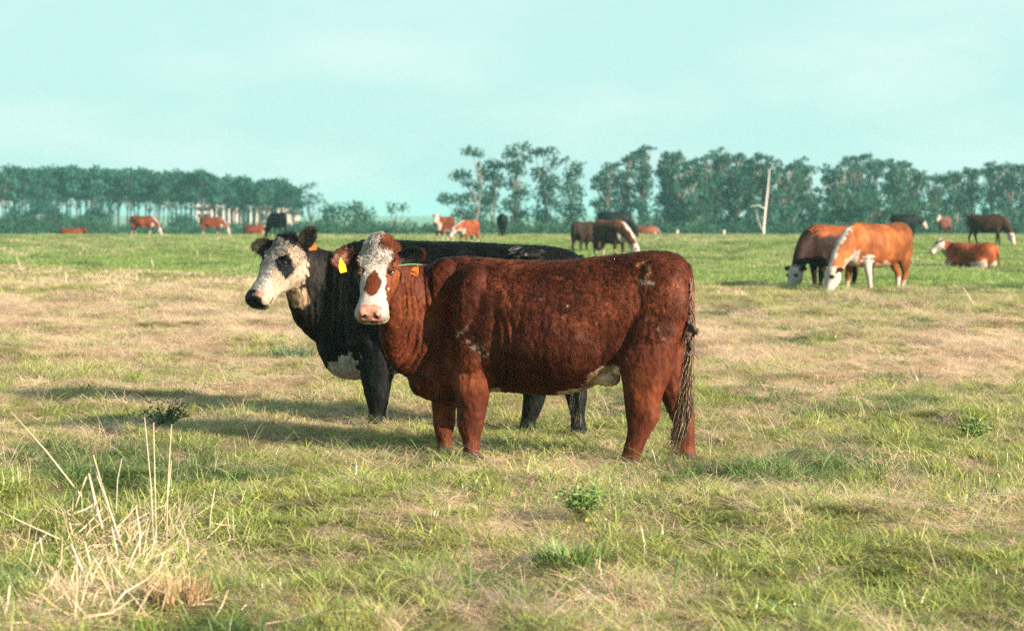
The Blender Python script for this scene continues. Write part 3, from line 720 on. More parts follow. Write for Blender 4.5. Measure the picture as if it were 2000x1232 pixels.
# ------------------------------------------------------------------ the black cow behind
def build_black():
    pl = Placer(930, 14.62, -20)
    sk = Skin()
    torso_px(sk, pl, [(622, 560, 680, .07), (634, 525, 706, .14), (655, 492, 732, .20), (690, 474, 741, .235), (730, 469, 738, .25), (780, 470, 728, .28), (850, 473, 732, .32),
                      (920, 475, 738, .345), (990, 479, 738, .345), (1045, 481, 724, .32), (1085, 484, 702, .285), (1112, 492, 675, .24), (1130, 506, 645, .17), (1139, 530, 600, .09)])
    leg_px(sk, pl, [(580, 680, 775, -.10, .10), (650, 688, 772, -.14, .10), (700, 700, 766, -.15, .09), (740, 707, 760, -.15, .078), (772, 714, 757, -.15, .066), (790, 718, 753, -.15, .058),
                    (805, 721, 748, -.15, .050), (815, 721, 747, -.15, .052), (826, 719, 750, -.15, .058)], 'foreleg')
    leg_px(sk, pl, [(650, 700, 785, .12, .09), (700, 712, 778, .14, .085), (740, 718, 766, .15, .07), (772, 722, 760, .15, .06), (790, 724, 756, .15, .052), (808, 726, 752, .15, .048), (822, 724, 754, .15, .055)], 'foreleg')
    leg_px(sk, pl, [(560, 1020, 1125, -.12, .12), (640, 1040, 1125, -.16, .12), (700, 1068, 1130, -.17, .11), (740, 1090, 1140, -.17, .09), (765, 1101, 1146, -.17, .07), (785, 1107, 1146, -.17, .056),
                    (805, 1112, 1143, -.17, .050), (822, 1115, 1143, -.17, .047), (836, 1115, 1146, -.17, .054), (846, 1113, 1148, -.17, .057)], 'hindleg')
    leg_px(sk, pl, [(590, 1000, 1100, .12, .11), (660, 1005, 1095, .15, .11), (710, 1012, 1085, .16, .10), (750, 1019, 1074, .16, .08), (775, 1021, 1066, .16, .066), (795, 1020, 1059, .16, .056),
                    (812, 1018, 1051, .16, .048), (824, 1016, 1046, .16, .05), (834, 1014, 1047, .16, .056), (842, 1013, 1048, .16, .058)], 'hindleg')
    for sg in (-1, 1):
        ball_px(sk, pl, 'torso', 718, 585, sg * .155, .15, .27, .10, 10); ball_px(sk, pl, 'torso', 1075, 575, sg * .16, .18, .27, .12, 0)
        ball_px(sk, pl, 'torso', 1035, 498, sg * .22, .08, .045, .06, 0)
    ball_px(sk, pl, 'torso', 728, 670, -.16, .13, .16, .09, -8)
    ball_px(sk, pl, 'torso', 905, 640, -.08, .45, .30, .28, 0)
    ball_px(sk, pl, 'torso', 672, 702, 0, .13, .12, .12, 0)
    npts = [pl.P(740, 600, 0), pl.P(695, 592, 0), pl.P(655, 578, -.02), pl.P(626, 560, -.06), pl.P(604, 538, -.13), pl.P(590, 518, -.20), pl.P(578, 505, -.26)]
    neck_path(sk, npts, [(.44, .22), (.43, .21), (.38, .185), (.32, .16), (.245, .14), (.18, .125), (.13, .10)])
    hd = 14.80
    h = Frame(pl.at(566, 480, hd), pl.dirl((-.44, -.49, -.74)), 0.05, 1.04)
    if h.s.dot(pl.dirl((1, 0, 0))) < 0: h.s = -h.s
    add_head(sk, h, wide=1.24)
    add_ear(sk, h.p(-.085, .025, -.01), pl.dirl((-.95, -.05, .12)), pl.dirl((-.25, -1, .1)), .215, .145, .010, .032)
    add_ear(sk, h.p(.095, .030, -.03), pl.dirl((.50, -.05, .85)), pl.dirl((-.2, -1, .1)), .215, .140, .010, .034)
    tl = [pl.P(1126, 500, 0), pl.P(1137, 520, 0), pl.P(1141, 560, -.03), pl.P(1140, 620, -.06), pl.P(1136, 680, -.12), pl.P(1131, 730, -.16), pl.P(1127, 760, -.20)]
    sk.loft('tail', [(p, (r, 0, 0), (0, r, 0)) for p, r in zip(tl, (.04, .036, .031, .027, .024, .020, .015))], 4, 2.0, 12)
    sk.remesh(.0095, {'*': 9, 'head': 3, 'ear': 2, 'tail': 3, 'neck': 7})
    head_details(sk, h, .114)
    px, py, W = pl.pix(sk.X); lab = sk.lb; s, t, u = h.coords(sk.X)
    d = ((fbm(sk.X * 9, 121, 3) - .5) * .012 + (fbm(sk.X * np.array([36, 36, 16]), 25, 2) - .5) * .012) * (lab != 'head') * (lab != 'ear')
    q = px + (py - 560) * .10 + (fbm(np.stack([px * .01, py * .006, px * 0], 1), 4, 2) - .5) * 30
    d += .005 * sstep(.35, .65, fbm(np.stack([px * .03, py * .012, px * 0], 1), 6, 2)) * np.sin(q * 2 * np.pi / 15) * sstep(586, 600, px) * (1 - sstep(650, 680, px)) * sstep(500, 530, py) * (1 - sstep(640, 690, py)) * (lab != 'head') * (lab != 'ear')
    sk.X = sk.X + sk.N * d[:, None]; sk.normals()
    n1 = fbm(sk.X * 4, 131, 4); n2 = fbm(sk.X * 22, 135, 3); jag = (n2 - .5) * .04 + (fbm(sk.X * 50, 37, 2) - .5) * .035
    C = mixv(np.tile(BLACK, (len(px), 1)), (.012, .010, .009), sstep(.45, .7, n1))
    C = mixv(C, (.022, .015, .011), ((lab == 'neck') * sstep(.4, .7, n2)) * .6 * sstep(640, 600, px))
    wb = (px > 636 + n2 * 10) & (px < 704 + n2 * 6) & (py > 700 - (px - 640) * .32 + (n2 - .5) * 30) & (py > 688) & (lab != 'foreleg') & (W[:, 1] < 99)
    wb &= ~((px < 660) & (py < 706)); C[wb] = WHITE * .85
    ax = (px > 752) & (py > 672 + n2 * 10) & (lab == 'torso') & (px < 800); C[ax] = WHITE * .7
    for (a, b, c_, d_) in ((995, 488, 1010, 486), (1003, 497, 1022, 492), (1010, 500, 1028, 497), (1052, 491, 1056, 491), (998, 494, 1004, 497)):
        C = mixv(C, WHITE * .8, np.exp(-(seg_dist(px, py, [(a, b), (c_, d_)]) / 2.2) ** 2) * sstep(.4, .55, fbm(sk.X * 60, 155, 2)) * (W[:, 1] < 14.7))
    hw = (lab == 'head') & (t > .015 + jag + .12 * np.clip(-u - .05, 0, 1)) & (u > -.26); C[hw] = WHITE * .96
    sun_warm = hw & (s > .07); C[sun_warm] = C[sun_warm] * np.array([1.0, .86, .72])  # sun's warm tone painted onto one side of the white face
    th = (lab == 'neck') & poly_mask(px + (n2 - .5) * 14, py + (n2 - .5) * 22, [(556, 560), (596, 558), (606, 586), (598, 600), (592, 608), (584, 598), (570, 598)]); C[th] = WHITE * np.array([.95, .75, .55])
    # dark patch round each eye
    ep = (((s - .112) / .06) ** 2 + ((t - .195 - (u - .03) * -.2) / .058) ** 2 < 1 + jag * 6) & (u > -.045) & (u < .075) & (s > .05) & (lab == 'head'); C[ep] = BLACK * 1.8
    ep = (((s + .115) / .03) ** 2 + ((t - .185) / .05) ** 2 < 1 + jag * 6) & (lab == 'head') & (u > -.03); C[ep] = BLACK * 1.8
    gh = (lab == 'head') & (u > .05) & (t < .2) & hw & (n2 > .56); C[gh] = C[gh] * .6
    pad = (lab == 'head') & (t > .445 + .25 * np.maximum(np.abs(s) - .035, 0)) & (np.abs(s) < .085) & (u > -.058); C[pad] = BLACK * 1.7
    pk = pad & (s > .02 + jag) & (t < .495) ; C[pk] = PINK * .85
    chn = (lab == 'head') & (t > .42) & (u < -.065); C[chn] = mixv(C[chn], (.22, .20, .08), np.full(chn.sum(), .6))
    mo = (lab == 'head') & (t > .42) & (np.abs(u + .055) < .006); C[mo] = (.02, .015, .012)
    for sg in (-1, 1):
        g = ((s - sg * .043) ** 2 / .014 ** 2 + (u - .002) ** 2 / .013 ** 2 < 1) & (t > .465) & (lab == 'head'); C[g] = (.012, .008, .008)
        r = np.hypot(t - .178, u - .042); g = (r < .028) & (s * sg > .07) & (lab == 'head'); C[g] = (.015, .012, .012)
    ei = (lab == 'ear') & (sk.N @ h.u > .3); C[ei] = (.035, .026, .022); C[(lab == 'ear') & ~ei] = BLACK * 1.3
    root = thing('cow', pl.O, 'black cow with a curly white face and dark eye patch, standing behind the red-brown cow', 'cow', rz=pl.yaw)
    add_obj('body', sk.mesh('black_cow_body', C), M_COAT, root)
    for sg in (-1, 1): add_eye(root, h.p(sg * .105, .178, .036), h.v(sg * .6, 0, .8), .020 * h.k, False, M_LIDB)
    def wgt(k):
        f = .35 + .65 * sstep(-.35, .15, k.N @ pl.dirl((0, -1, .2))); f = f * np.where((k.lb == 'head'), 2.4, 1.0) * np.where((k.lb == 'tail') | (k.X[:, 2] < .06), .5, 1.0)
        ss, tt, uu = h.coords(k.X); bare = (k.lb == 'head') & (((tt > .452) & (np.abs(ss) < .08) & (uu > -.06)) | ((np.hypot(tt - .178, uu - .042) < .026) & (np.abs(ss) > .07)))
        return np.where(bare, 0.0, f)
    def lng(k):
        top = sstep(.35, .95, k.N[:, 2]) * sstep(1.0, 1.2, k.X[:, 2]); l = .020 + .022 * top
        l = np.where(k.lb == 'head', .014, l); l = np.where(k.lb == 'ear', .026, l); return np.where(((k.lb == 'foreleg') | (k.lb == 'hindleg')) & (k.X[:, 2] < .7), .009, l)
    fl = sk.tn.copy()
    for L_, v in (('torso', (.75, 0, -.55)), ('neck', (.45, 0, -.85)), ('foreleg', (.05, 0, -1)), ('hindleg', (.1, 0, -1)), ('tail', (0, 0, -1))): fl[lab == L_] = v
    hm = lab == 'head'; fl[hm] = (h.f[None] * .9 + h.s[None] * (s[hm] * 5)[:, None]); em = lab == 'ear'; fl[em] = h.s[None] * np.sign(s[em])[:, None]
    grow_fur(sk, C, 130000, wgt, lng, root, 'fur', .5, .022, .45, .0012, 13, 4, lambda k: np.where(k.lb == 'head', .7, .25), fl)
    def w2(k): ss, tt, uu = h.coords(k.X); return ((k.lb == 'head') & (tt < .26) & (uu > -.06)) * (1.2 - 3.5 * np.clip(tt, 0, .26)) * np.where(tt < .03, 1.6, 1) + (k.lb == 'ear') * .22
    def l2(k): ss, tt, uu = h.coords(k.X); return np.where(k.lb == 'ear', .036, np.interp(tt, [-.05, .0, .06, .25], [.070, .065, .036, .022]))
    fl2 = h.f[None] * .6 + h.s[None] * (s * 3)[:, None] - h.f[None] * (t < .0)[:, None] * 1.4 + 0 * sk.X
    grow_fur(sk, C, 10000, w2, l2, root, 'forelock', .6, .024, .7, .0014, 18, 7, lambda k: np.full(len(k.X), 1.1), fl2, .4)
    tag(root, pl.at(609, 470, hd - .06), pl.dirl((.12, 0, -1)), pl.dirl((.05, -1, .1)), .060, .072, M_TAG_O, None, 'orange ear tag in the pricked ear, writing too worn to read')
    rng = np.random.default_rng(6); n, k = 90, 8; P = np.zeros((n, k, 3)); s_ = np.linspace(0, 1, k)
    for i in range(n):
        y0 = rng.uniform(735, 770); L_ = rng.uniform(40, 75); x0 = 1128 + rng.normal(0, 4); xe = rng.normal(1124, 7)
        for j in range(k): P[i, j] = pl.P(x0 * (1 - s_[j]) + xe * s_[j] + math.sin(s_[j] * 6 + i) * 1.5, min(y0 + s_[j] * L_, 834), -.27)
    c = np.array([(.20, .16, .11), (.03, .025, .02), (.012, .011, .010), (.006, .006, .006), (.26, .21, .15)])[rng.integers(0, 4, n)]
    make_curves('tail_switch', None, np.tile(pl.dirl((.3, -.9, .3)), (n, 1)), None, P, np.repeat((.002 * np.linspace(1, .5, k))[None], n, 0), c, M_FUR, root)
    # a sprig hanging from the lips
    b = MB(); m0 = h.p(.045, .480, -.100)
    b.tube([m0, m0 + pl.dirl((-.004, -.01, -.03)), m0 + pl.dirl((-.012, -.012, -.055))], [.002, .0016, .001], 4)
    for q in range(5):
        r0 = m0 + pl.dirl((-.003 * q, -.01, -.012 * q)); b.tube([r0, r0 + pl.dirl((.02 * (-1) ** q, -.004, -.008))], [.0022, .0006], 4)
    add_obj('grass_sprig', b.mesh('grass_sprig'), M_STEMG, root)
    return root, pl, h
# ------------------------------------------------------------------ ground sheet
def dryness(x, y):
    """0 green .. 1 straw, as the pasture lies: a green far field, a worn straw belt, mixed turf in front"""
    x = np.asarray(x, float); y = np.asarray(y, float)
    p = np.stack([x, y, x * 0], 1)
    edge = np.interp(x / np.maximum(y, 1), [-.26, -.13, 0, .1, .26], [56, 45, 41, 38, 35]) + (fbm(p * .25, 41, 3) - .5) * 9
    far = sstep(-1.5, 2.5, y - edge)
    px_ = 1000 + x / np.maximum(y, 1) * FPX; py_ = HORIZON + (EYE - .0) / np.maximum(y, 1) * FPX
    right = sstep(1150, 1500, px_)
    belt_c = 640 + 60 * right; belt = np.exp(-((py_ - belt_c) / np.interp(px_, [0, 2000], [70, 85])) ** 2)
    mid = .43 + .42 * belt
    q = np.stack([x * 1.0, y * .45, x * 0], 1)
    mid = mid + (fbm(q * .8, 45, 4) - .5) * .95 + (fbm(q * 3.2, 49, 3) - .5) * .9
    mid = mid - .08 * sstep(800, 1100, py_)
    return np.clip(mid * (1 - far) + far * (.06 + (fbm(q * .12, 52, 3) - .42) * .55), 0, 1), far

def build_ground():
    g1 = np.concatenate([-np.geomspace(2600, 9.2, 40), np.arange(-9, 9.01, .12), np.geomspace(9.2, 2600, 40)])
    g2 = np.concatenate([[-400, -150, -60, -25, -10, -3, 1, 3.5], np.arange(5, 22, .11), np.geomspace(22.1, 160, 230), np.geomspace(163, 2600, 50)])
    X, Y = np.meshgrid(g1, g2, indexing='ij'); x, y = X.ravel(), Y.ravel(); z = gzr(x, y)
    n1, n2 = len(g1), len(g2); i, k = np.meshgrid(np.arange(n1 - 1), np.arange(n2 - 1), indexing='ij'); a = i * n2 + k
    F = np.stack([a, a + n2, a + n2 + 1, a + 1], -1).reshape(-1, 4)
    me = mesh_np('ground', np.stack([x, y, z], 1), F); smooth(me)
    d, far = dryness(x, y); c = mixv(np.tile([.09, .09, .04], (len(x), 1)), (.34, .24, .15), d)
    c = mixv(c, (.15, .175, .055), far * (1 - d)); set_attr(me, 'soil', c)
    m, nt, out = new_mat('pasture_soil'); b = nt.nodes.new('ShaderNodeBsdfPrincipled'); a_ = attr(nt, 'soil'); tcn = nt.nodes.new('ShaderNodeTexCoord')
    v1 = maprange(nt, noise_n(nt, 30, 6, tcn.outputs['Object'], .7), .3, .7, .55, 1.4); v2 = maprange(nt, noise_n(nt, 1.3, 5, tcn.outputs['Object']), .3, .7, .8, 1.2)
    f = math_n(nt, 'MULTIPLY', v1, v2); cc = nt.nodes.new('ShaderNodeCombineColor')
    for q in range(3): nt.links.new(f, cc.inputs[q])
    nt.links.new(mixc(nt, 'MULTIPLY', 1.0, a_.outputs[0], cc.outputs[0]), b.inputs['Base Color']); b.inputs['Roughness'].default_value = .95; b.inputs['Specular IOR Level'].default_value = .05
    nt.links.new(b.outputs[0], out.inputs[0])
    return add_obj('ground', me, m, kind='structure')

# ------------------------------------------------------------------ grass: real blades in small tufts, strewn by geometry nodes
def grass_mat():
    m, nt, out = new_mat('grass_blade'); d = nt.nodes.new('ShaderNodeBsdfDiffuse'); t = nt.nodes.new('ShaderNodeBsdfTranslucent'); g = nt.nodes.new('ShaderNodeBsdfGlossy')
    tin = attr(nt, 'tint', 'INSTANCER'); bl = attr(nt, 'blade')
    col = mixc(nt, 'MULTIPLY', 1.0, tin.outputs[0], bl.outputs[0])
    nt.links.new(col, d.inputs[0]); nt.links.new(col, t.inputs[0]); g.inputs['Roughness'].default_value = .38; g.inputs[0].default_value = (.9, .9, .9, 1)
    m1 = nt.nodes.new('ShaderNodeMixShader'); m1.inputs[0].default_value = .42; nt.links.new(d.outputs[0], m1.inputs[1]); nt.links.new(t.outputs[0], m1.inputs[2])
    m2 = nt.nodes.new('ShaderNodeMixShader'); m2.inputs[0].default_value = .045; nt.links.new(m1.outputs[0], m2.inputs[1]); nt.links.new(g.outputs[0], m2.inputs[2])
    nt.links.new(m2.outputs[0], out.inputs[0]); return m
M_GRASS = grass_mat()

def tuft(name, n, spread, hmin, hmax, width, lean, curl, seed, segs=3, fold=0.0):
    rng = np.random.default_rng(seed); V, F, C = [], [], []
    for b in range(n):
        r = spread * math.sqrt(rng.random()); a = rng.uniform(0, 2 * math.pi); p = np.array([r * math.cos(a), r * math.sin(a), -.01])
        hh = rng.uniform(hmin, hmax); a2 = rng.uniform(0, 2 * math.pi); ln = lean * rng.uniform(.3, 1.2); dr = np.array([math.cos(a2), math.sin(a2), 0]); sd = np.array([-math.sin(a2 + rng.normal(0, .6)), math.cos(a2), 0])
        w_ = width * rng.uniform(.7, 1.3); br = rng.uniform(.55, 1.45); hue = rng.normal(0, .08); base = len(V); bent = rng.random() < fold
        for k in range(segs + 1):
            s_ = k / segs; out_ = (ln * s_ + curl * s_ * s_ * rng.uniform(.7, 1.3)); up = s_ * (1 - .35 * min(out_, 1.2) * s_)
            if bent and s_ > .5: up = .5 - (s_ - .5) * .6; out_ += (s_ - .5) * .8
            c = p + dr * hh * out_ + np.array([0, 0, hh * up]); ww = w_ * (1 - s_ ** 2.2) * .5
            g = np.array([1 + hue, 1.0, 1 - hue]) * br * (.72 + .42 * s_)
            if k < segs: V += [c - sd * ww, c + sd * ww]; C += [g, g]
            else: V.append(c); C.append(g)
        for k in range(segs - 1): F.append((base + 2 * k, base + 2 * k + 1, base + 2 * k + 3, base + 2 * k + 2))
        q = base + 2 * (segs - 1); F.append((q, q + 1, q + 2))
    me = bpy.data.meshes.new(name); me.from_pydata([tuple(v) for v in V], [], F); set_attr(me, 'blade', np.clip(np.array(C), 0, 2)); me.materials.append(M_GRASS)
    return bpy.data.objects.new(name, me)

def strew(name, protos, P, rot, scl, idx, tintc, label=None):
    """points carrying rotation, scale, variant and colour; a node tree sets one tuft on each"""
    coll = bpy.data.collections.new(name + '_tufts')
    for i, o in enumerate(protos): o.name = '%s_tuft_%02d' % (name, i); coll.objects.link(o)
    me = bpy.data.meshes.new(name); me.vertices.add(len(P)); me.vertices.foreach_set('co', P.astype(np.float32).ravel())
    set_attr(me, 'rot', rot, 'FLOAT_VECTOR'); set_attr(me, 'scl', scl, 'FLOAT_VECTOR'); set_attr(me, 'idx', idx, 'INT'); set_attr(me, 'tint', tintc)
    o = add_obj(name, me, None, kind='stuff')
    if label: o['label'] = label
    ng = bpy.data.node_groups.new(name + '_strewn', 'GeometryNodeTree')
    ng.interface.new_socket('Geometry', in_out='INPUT', socket_type='NodeSocketGeometry'); ng.interface.new_socket('Geometry', in_out='OUTPUT', socket_type='NodeSocketGeometry')
    gi = ng.nodes.new('NodeGroupInput'); go = ng.nodes.new('NodeGroupOutput'); ip = ng.nodes.new('GeometryNodeInstanceOnPoints'); ci = ng.nodes.new('GeometryNodeCollectionInfo')
    ci.inputs['Collection'].default_value = coll; ci.inputs['Separate Children'].default_value = True; ci.inputs['Reset Children'].default_value = True
    def na(n_, t_):
        q = ng.nodes.new('GeometryNodeInputNamedAttribute'); q.data_type = t_; q.inputs['Name'].default_value = n_
        return next(s_ for s_ in q.outputs if s_.enabled and s_.name == 'Attribute')
    l = ng.links; l.new(gi.outputs[0], ip.inputs['Points']); l.new(ci.outputs[0], ip.inputs['Instance']); ip.inputs['Pick Instance'].default_value = True
    l.new(na('idx', 'INT'), ip.inputs['Instance Index'])
    er = ng.nodes.new('FunctionNodeEulerToRotation'); l.new(na('rot', 'FLOAT_VECTOR'), er.inputs[0]); l.new(er.outputs[0], ip.inputs['Rotation'])
    l.new(na('scl', 'FLOAT_VECTOR'), ip.inputs['Scale']); l.new(ip.outputs[0], go.inputs[0])
    md = o.modifiers.new('strewn', 'NODES'); md.node_group = ng
    return o

def field_points(y0, y1, dens, rng, margin=.30):
    """random points on the pasture between two distances, a little wider than the view"""
    A = 2 * margin * (y1 ** 2 - y0 ** 2) / 2 + 2.4 * (y1 - y0); n = int(A * dens)
    y = np.sqrt(rng.uniform(y0 ** 2, y1 ** 2, n)); x = rng.uniform(-1, 1, n) * (margin * y + 1.2)
    return x, y

GREEN_N = np.array([.265, .325, .085]); GREEN_D = np.array([.12, .185, .050]); GREEN_F = np.array([.30, .385, .115]); STRAW = np.array([.70, .55, .34]); STRAWP = np.array([.78, .56, .42]); OLD = np.array([.22, .165, .11])
def tints(x, y, d, far, rng, n):
    r = rng.random(n)[:, None]
    g = GREEN_N * (1 - r) + np.array([.40, .40, .11]) * r
    g = g * (1 - far[:, None]) + GREEN_F * rng.uniform(.85, 1.15, (n, 1)) * far[:, None]
    dk = sstep(.56, .70, fbm(np.stack([x * .9, y * .5, x * 0], 1), 81, 3))[:, None]; g = g * (1 - dk) + GREEN_D * dk
    s = STRAW * (1 - r) + STRAWP * r; o = sstep(.66, .8, fbm(np.stack([x * 1.7, y * .9, x * 0], 1), 88, 3))[:, None] * .8; s = s * (1 - o) + OLD * o
    pick = (rng.random(n) < d)[:, None]
    return np.where(pick, s, g), pick[:, 0]

def build_grass():
    rng = np.random.default_rng(77)
    pr = [tuft('t', 46, .085, .035, .105, .0036, .55, .35, 1), tuft('t', 40, .08, .05, .13, .0042, .45, .5, 2), tuft('t', 46, .09, .03, .08, .0026, .8, .5, 3), tuft('t', 30, .06, .07, .16, .0056, .40, .6, 4, 4, .15),
          tuft('t', 64, .13, .04, .12, .0027, 1.2, .8, 5, 3, .4), tuft('t', 60, .13, .05, .14, .0023, 1.5, .6, 6, 3, .5), tuft('t', 66, .13, .03, .08, .0030, .9, .5, 7, 3, .3)]
    segs = [(5.6, 9.5, 190), (9.5, 13, 170), (13, 18, 165), (18, 26, 120), (26, 40, 80)]
    xs, ys = [], []
    for a, b, dn in segs: x, y = field_points(a, b, dn, rng); xs.append(x); ys.append(y)
    x, y = np.concatenate(xs), np.concatenate(ys); n = len(x); d, far = dryness(x, y); tc_, dry = tints(x, y, d, far, rng, n)
    z = gzr(x, y); grow = np.interp(y, [6, 16, 26, 37], [1, 1.05, 1.3, 1.6]); wd = np.interp(y, [6, 14, 26, 37], [1, 1.1, 1.5, 1.9])
    p = np.stack([x, y, x * 0], 1); lush = sstep(.42, .68, fbm(p * 1.1, 91, 3)); hh = rng.uniform(.5, 1.2, n) * (1 - .45 * np.exp(-((x + .1) / 2.0) ** 4 - ((y - 13.4) / 2.2) ** 4)) * .92 * (.6 + .65 * lush) * np.where(rng.random(n) < .06, 1.5, 1)
    scl = np.stack([wd * rng.uniform(.85, 1.2, n), wd * rng.uniform(.85, 1.2, n), hh * np.where(dry, .75, .95) * (1 - .2 * (d > .75))], 1)
    wind = rng.normal(0, .16, n) ; rot = np.stack([wind, rng.normal(.06, .14, n), rng.uniform(0, 2 * np.pi, n)], 1)
    idx = np.where(dry, rng.integers(4, 7, n), rng.integers(0, 4, n))
    strew('grass', pr, np.stack([x, y, z], 1), rot, scl, idx, tc_, 'short pasture grass, green blades mixed with straw')
    # the far field: larger, coarser tufts
    pf = [tuft('t', 60, .34, .05, .12, .012, .6, .4, 11, 2), tuft('t', 60, .36, .04, .10, .010, .9, .5, 12, 2), tuft('t', 50, .33, .06, .16, .010, .7, .6, 13, 2)]
    xs, ys = [], []
    for a, b, dn in ((34, 60, 20), (60, 95, 9), (95, 150, 4)): x, y = field_points(a, b, dn, rng); xs.append(x); ys.append(y)
    x, y = np.concatenate(xs), np.concatenate(ys); n = len(x); d, far = dryness(x, y); tc_, dry = tints(x, y, d, far, rng, n)
    k = np.interp(y, [34, 60, 150], [1, 1.3, 2.0]); scl = np.stack([k, k, rng.uniform(.5, 1.1, n)], 1)
    strew('far_grass', pf, np.stack([x, y, gzr(x, y)], 1), np.stack([rng.normal(0, .1, n), rng.normal(0, .1, n), rng.uniform(0, 6.28, n)], 1), scl, rng.integers(0, 3, n), tc_, 'green grass of the far field')
    # long bent straws lying over the turf
    ps = [tuft('t', 7, .10, .16, .30, .0022, 1.5, .5, 21, 4, .5), tuft('t', 6, .08, .12, .24, .0028, .9, 1.0, 22, 4, .3), tuft('t', 7, .06, .14, .26, .0055, .5, .9, 23, 4, .2)]
    x, y = field_points(5.6, 19, 15, rng); n = len(x); idx = rng.integers(0, 3, n)
    tc_ = np.where((idx == 2)[:, None], np.array([.14, .23, .05]) * rng.uniform(.6, 1.4, (n, 1)), STRAW * rng.uniform(.6, 1.0, (n, 1)))
    strew('loose_straw', ps, np.stack([x, y, gzr(x, y) + .01], 1), np.stack([rng.normal(0, .15, n), rng.normal(0, .15, n), rng.uniform(0, 6.28, n)], 1), rng.uniform(.6, 1.2, (n, 1)).repeat(3, 1), idx, tc_, 'bent straws and broad green blades lying over the turf')
# ------------------------------------------------------------------ trees
def leaf_mat(name, base, var):
    m, nt, out = new_mat(name); d = nt.nodes.new('ShaderNodeBsdfDiffuse'); t = nt.nodes.new('ShaderNodeBsdfTranslucent'); a = attr(nt, 'leaf')
    col = mixc(nt, 'MULTIPLY', 1.0, a.outputs[0], tuple(base)); nt.links.new(col, d.inputs[0]); nt.links.new(col, t.inputs[0])
    m1 = nt.nodes.new('ShaderNodeMixShader'); m1.inputs[0].default_value = .42; nt.links.new(d.outputs[0], m1.inputs[1]); nt.links.new(t.outputs[0], m1.inputs[2])
    nt.links.new(m1.outputs[0], out.inputs[0]); return m
M_EUC = leaf_mat('eucalypt_leaf', (.045, .105, .078), 0); M_PINE = leaf_mat('pine_needle', (.032, .098, .075), 0); M_BUSH = leaf_mat('bush_leaf', (.042, .095, .056), 0)  # leaf greens pushed to teal, carrying part of the distance haze
M_BARK = flat_mat('bark_grey', (.085, .065, .052), .9, .3, 3); M_PBARK = flat_mat('bark_pale', (.15, .12, .095), .85, .25, 3); M_BONE = flat_mat('bleached_wood', (.62, .55, .50), .8, .15, 3)

def leaves(blobs, size, rng, name, mat, parent, per=40, hollow=.15):
    """blobs: centre(3), radii(3), tone; leaf-spray quads spread through each"""
    Vs, Cs = [], []
    for c, r, tone in blobs:
        n = max(16, int(per * (r[0] * r[2]) / .6)); d = rng.normal(size=(n, 3)); d /= np.linalg.norm(d, axis=1, keepdims=True)
        q = np.array(c) + d * np.array(r) * (1.22 * rng.random((n, 1)) ** .55) + np.array([0, 0, -.12]) * rng.random((n, 1)) ** 3 * np.array(r)
        a = rng.normal(size=(n, 3)); a /= np.linalg.norm(a, axis=1, keepdims=True); b = np.cross(a, rng.normal(size=(n, 3))); b /= np.linalg.norm(b, axis=1, keepdims=True)
        s = size * rng.uniform(.6, 1.4, (n, 1)); a = a * s; b = b * s * .55
        Vs.append(np.stack([q - a, q + b * .8, q + a, q - b * .8], 1)); t = tone * rng.uniform(.7, 1.3, (n, 1)); Cs.append(np.repeat((t * np.array([[1, 1, 1]])) * np.array([1 + rng.normal(0, .06), 1, 1]), 4, 0))
    V = np.concatenate(Vs).reshape(-1, 3); F = np.arange(len(V)).reshape(-1, 4); me = mesh_np(name, V, F); set_attr(me, 'leaf', np.concatenate(Cs))
    return add_obj(name, me, mat, parent)

def trunk_mesh(mb, base, top, r0, rng, wob=.25, n=5, seg=6):
    base, top = np.array(base, float), np.array(top, float); pts = []
    for k in range(seg + 1):
        s = k / seg; p = base * (1 - s) + top * s + np.array([rng.normal(0, wob), rng.normal(0, wob), 0]) * math.sin(s * math.pi) * .6; pts.append(p)
    mb.tube(pts, [r0 * (1 - .75 * k / seg) for k in range(seg + 1)], n); return pts

def euc(px, D, blobs_px, label, seed, name='eucalyptus_tree', per=70, trunkpx=None, group='eucalyptus trees behind the pasture', mat=None, size=.27, bark=None, lean=0):
    """blobs_px: (photo x, photo y, half width, half height) of leaf masses; limbs run from the trunk to each"""
    rng = np.random.default_rng(seed); x = wx(px, D); zb = float(gz(x, D)); root = thing(name, (x, D, zb), label, 'tree', group)
    sc = D / FPX; top = min(b[1] for b in blobs_px); mb = MB(); bl = []
    topb = min([b for b in blobs_px if b[3] > 4 and b[1] != 294], key=lambda b: b[1]); ztop = wz(topb[1] + topb[3], D) - zb; xt = (topb[0] - px) * sc
    pts = trunk_mesh(mb, (0, 0, 0), (xt, 0, ztop), .15 + .006 * ztop, rng, .2)
    for (bx, by, rx, ry) in blobs_px:
        c = np.array([(bx - px) * sc, rng.normal(0, .9), wz(by, D) - zb]); f = np.clip((c[2] - 1.0) / max(ztop, 1) * .72, .12, .9); a = np.array(pts[int(f * (len(pts) - 1))])
        mid = (a + c) / 2 + np.array([0, 0, -.3]); mb.tube([a, mid, c], [.11, .08, .03], 4)
        tone = rng.uniform(.7, 1.35); n = 1 if rx * sc < 1.0 else 2
        for q in range(n):
            o = np.array([(q - (n - 1) / 2) * rx * sc * .8, rng.normal(0, .5), rng.normal(0, ry * sc * .3)]); bl.append((c + o, (rx * sc * (.70 if n > 1 else 1.05), rx * sc * .9, max(ry * sc * 1.12, .3)), tone))
    add_obj('trunk', mb.mesh('trunk', True), bark or M_BARK, root); leaves(bl, size, rng, 'crown', mat or M_EUC, root, per)
    return root

def profile(px, tab): return float(np.interp(px, [a for a, b in tab], [b for a, b in tab]))

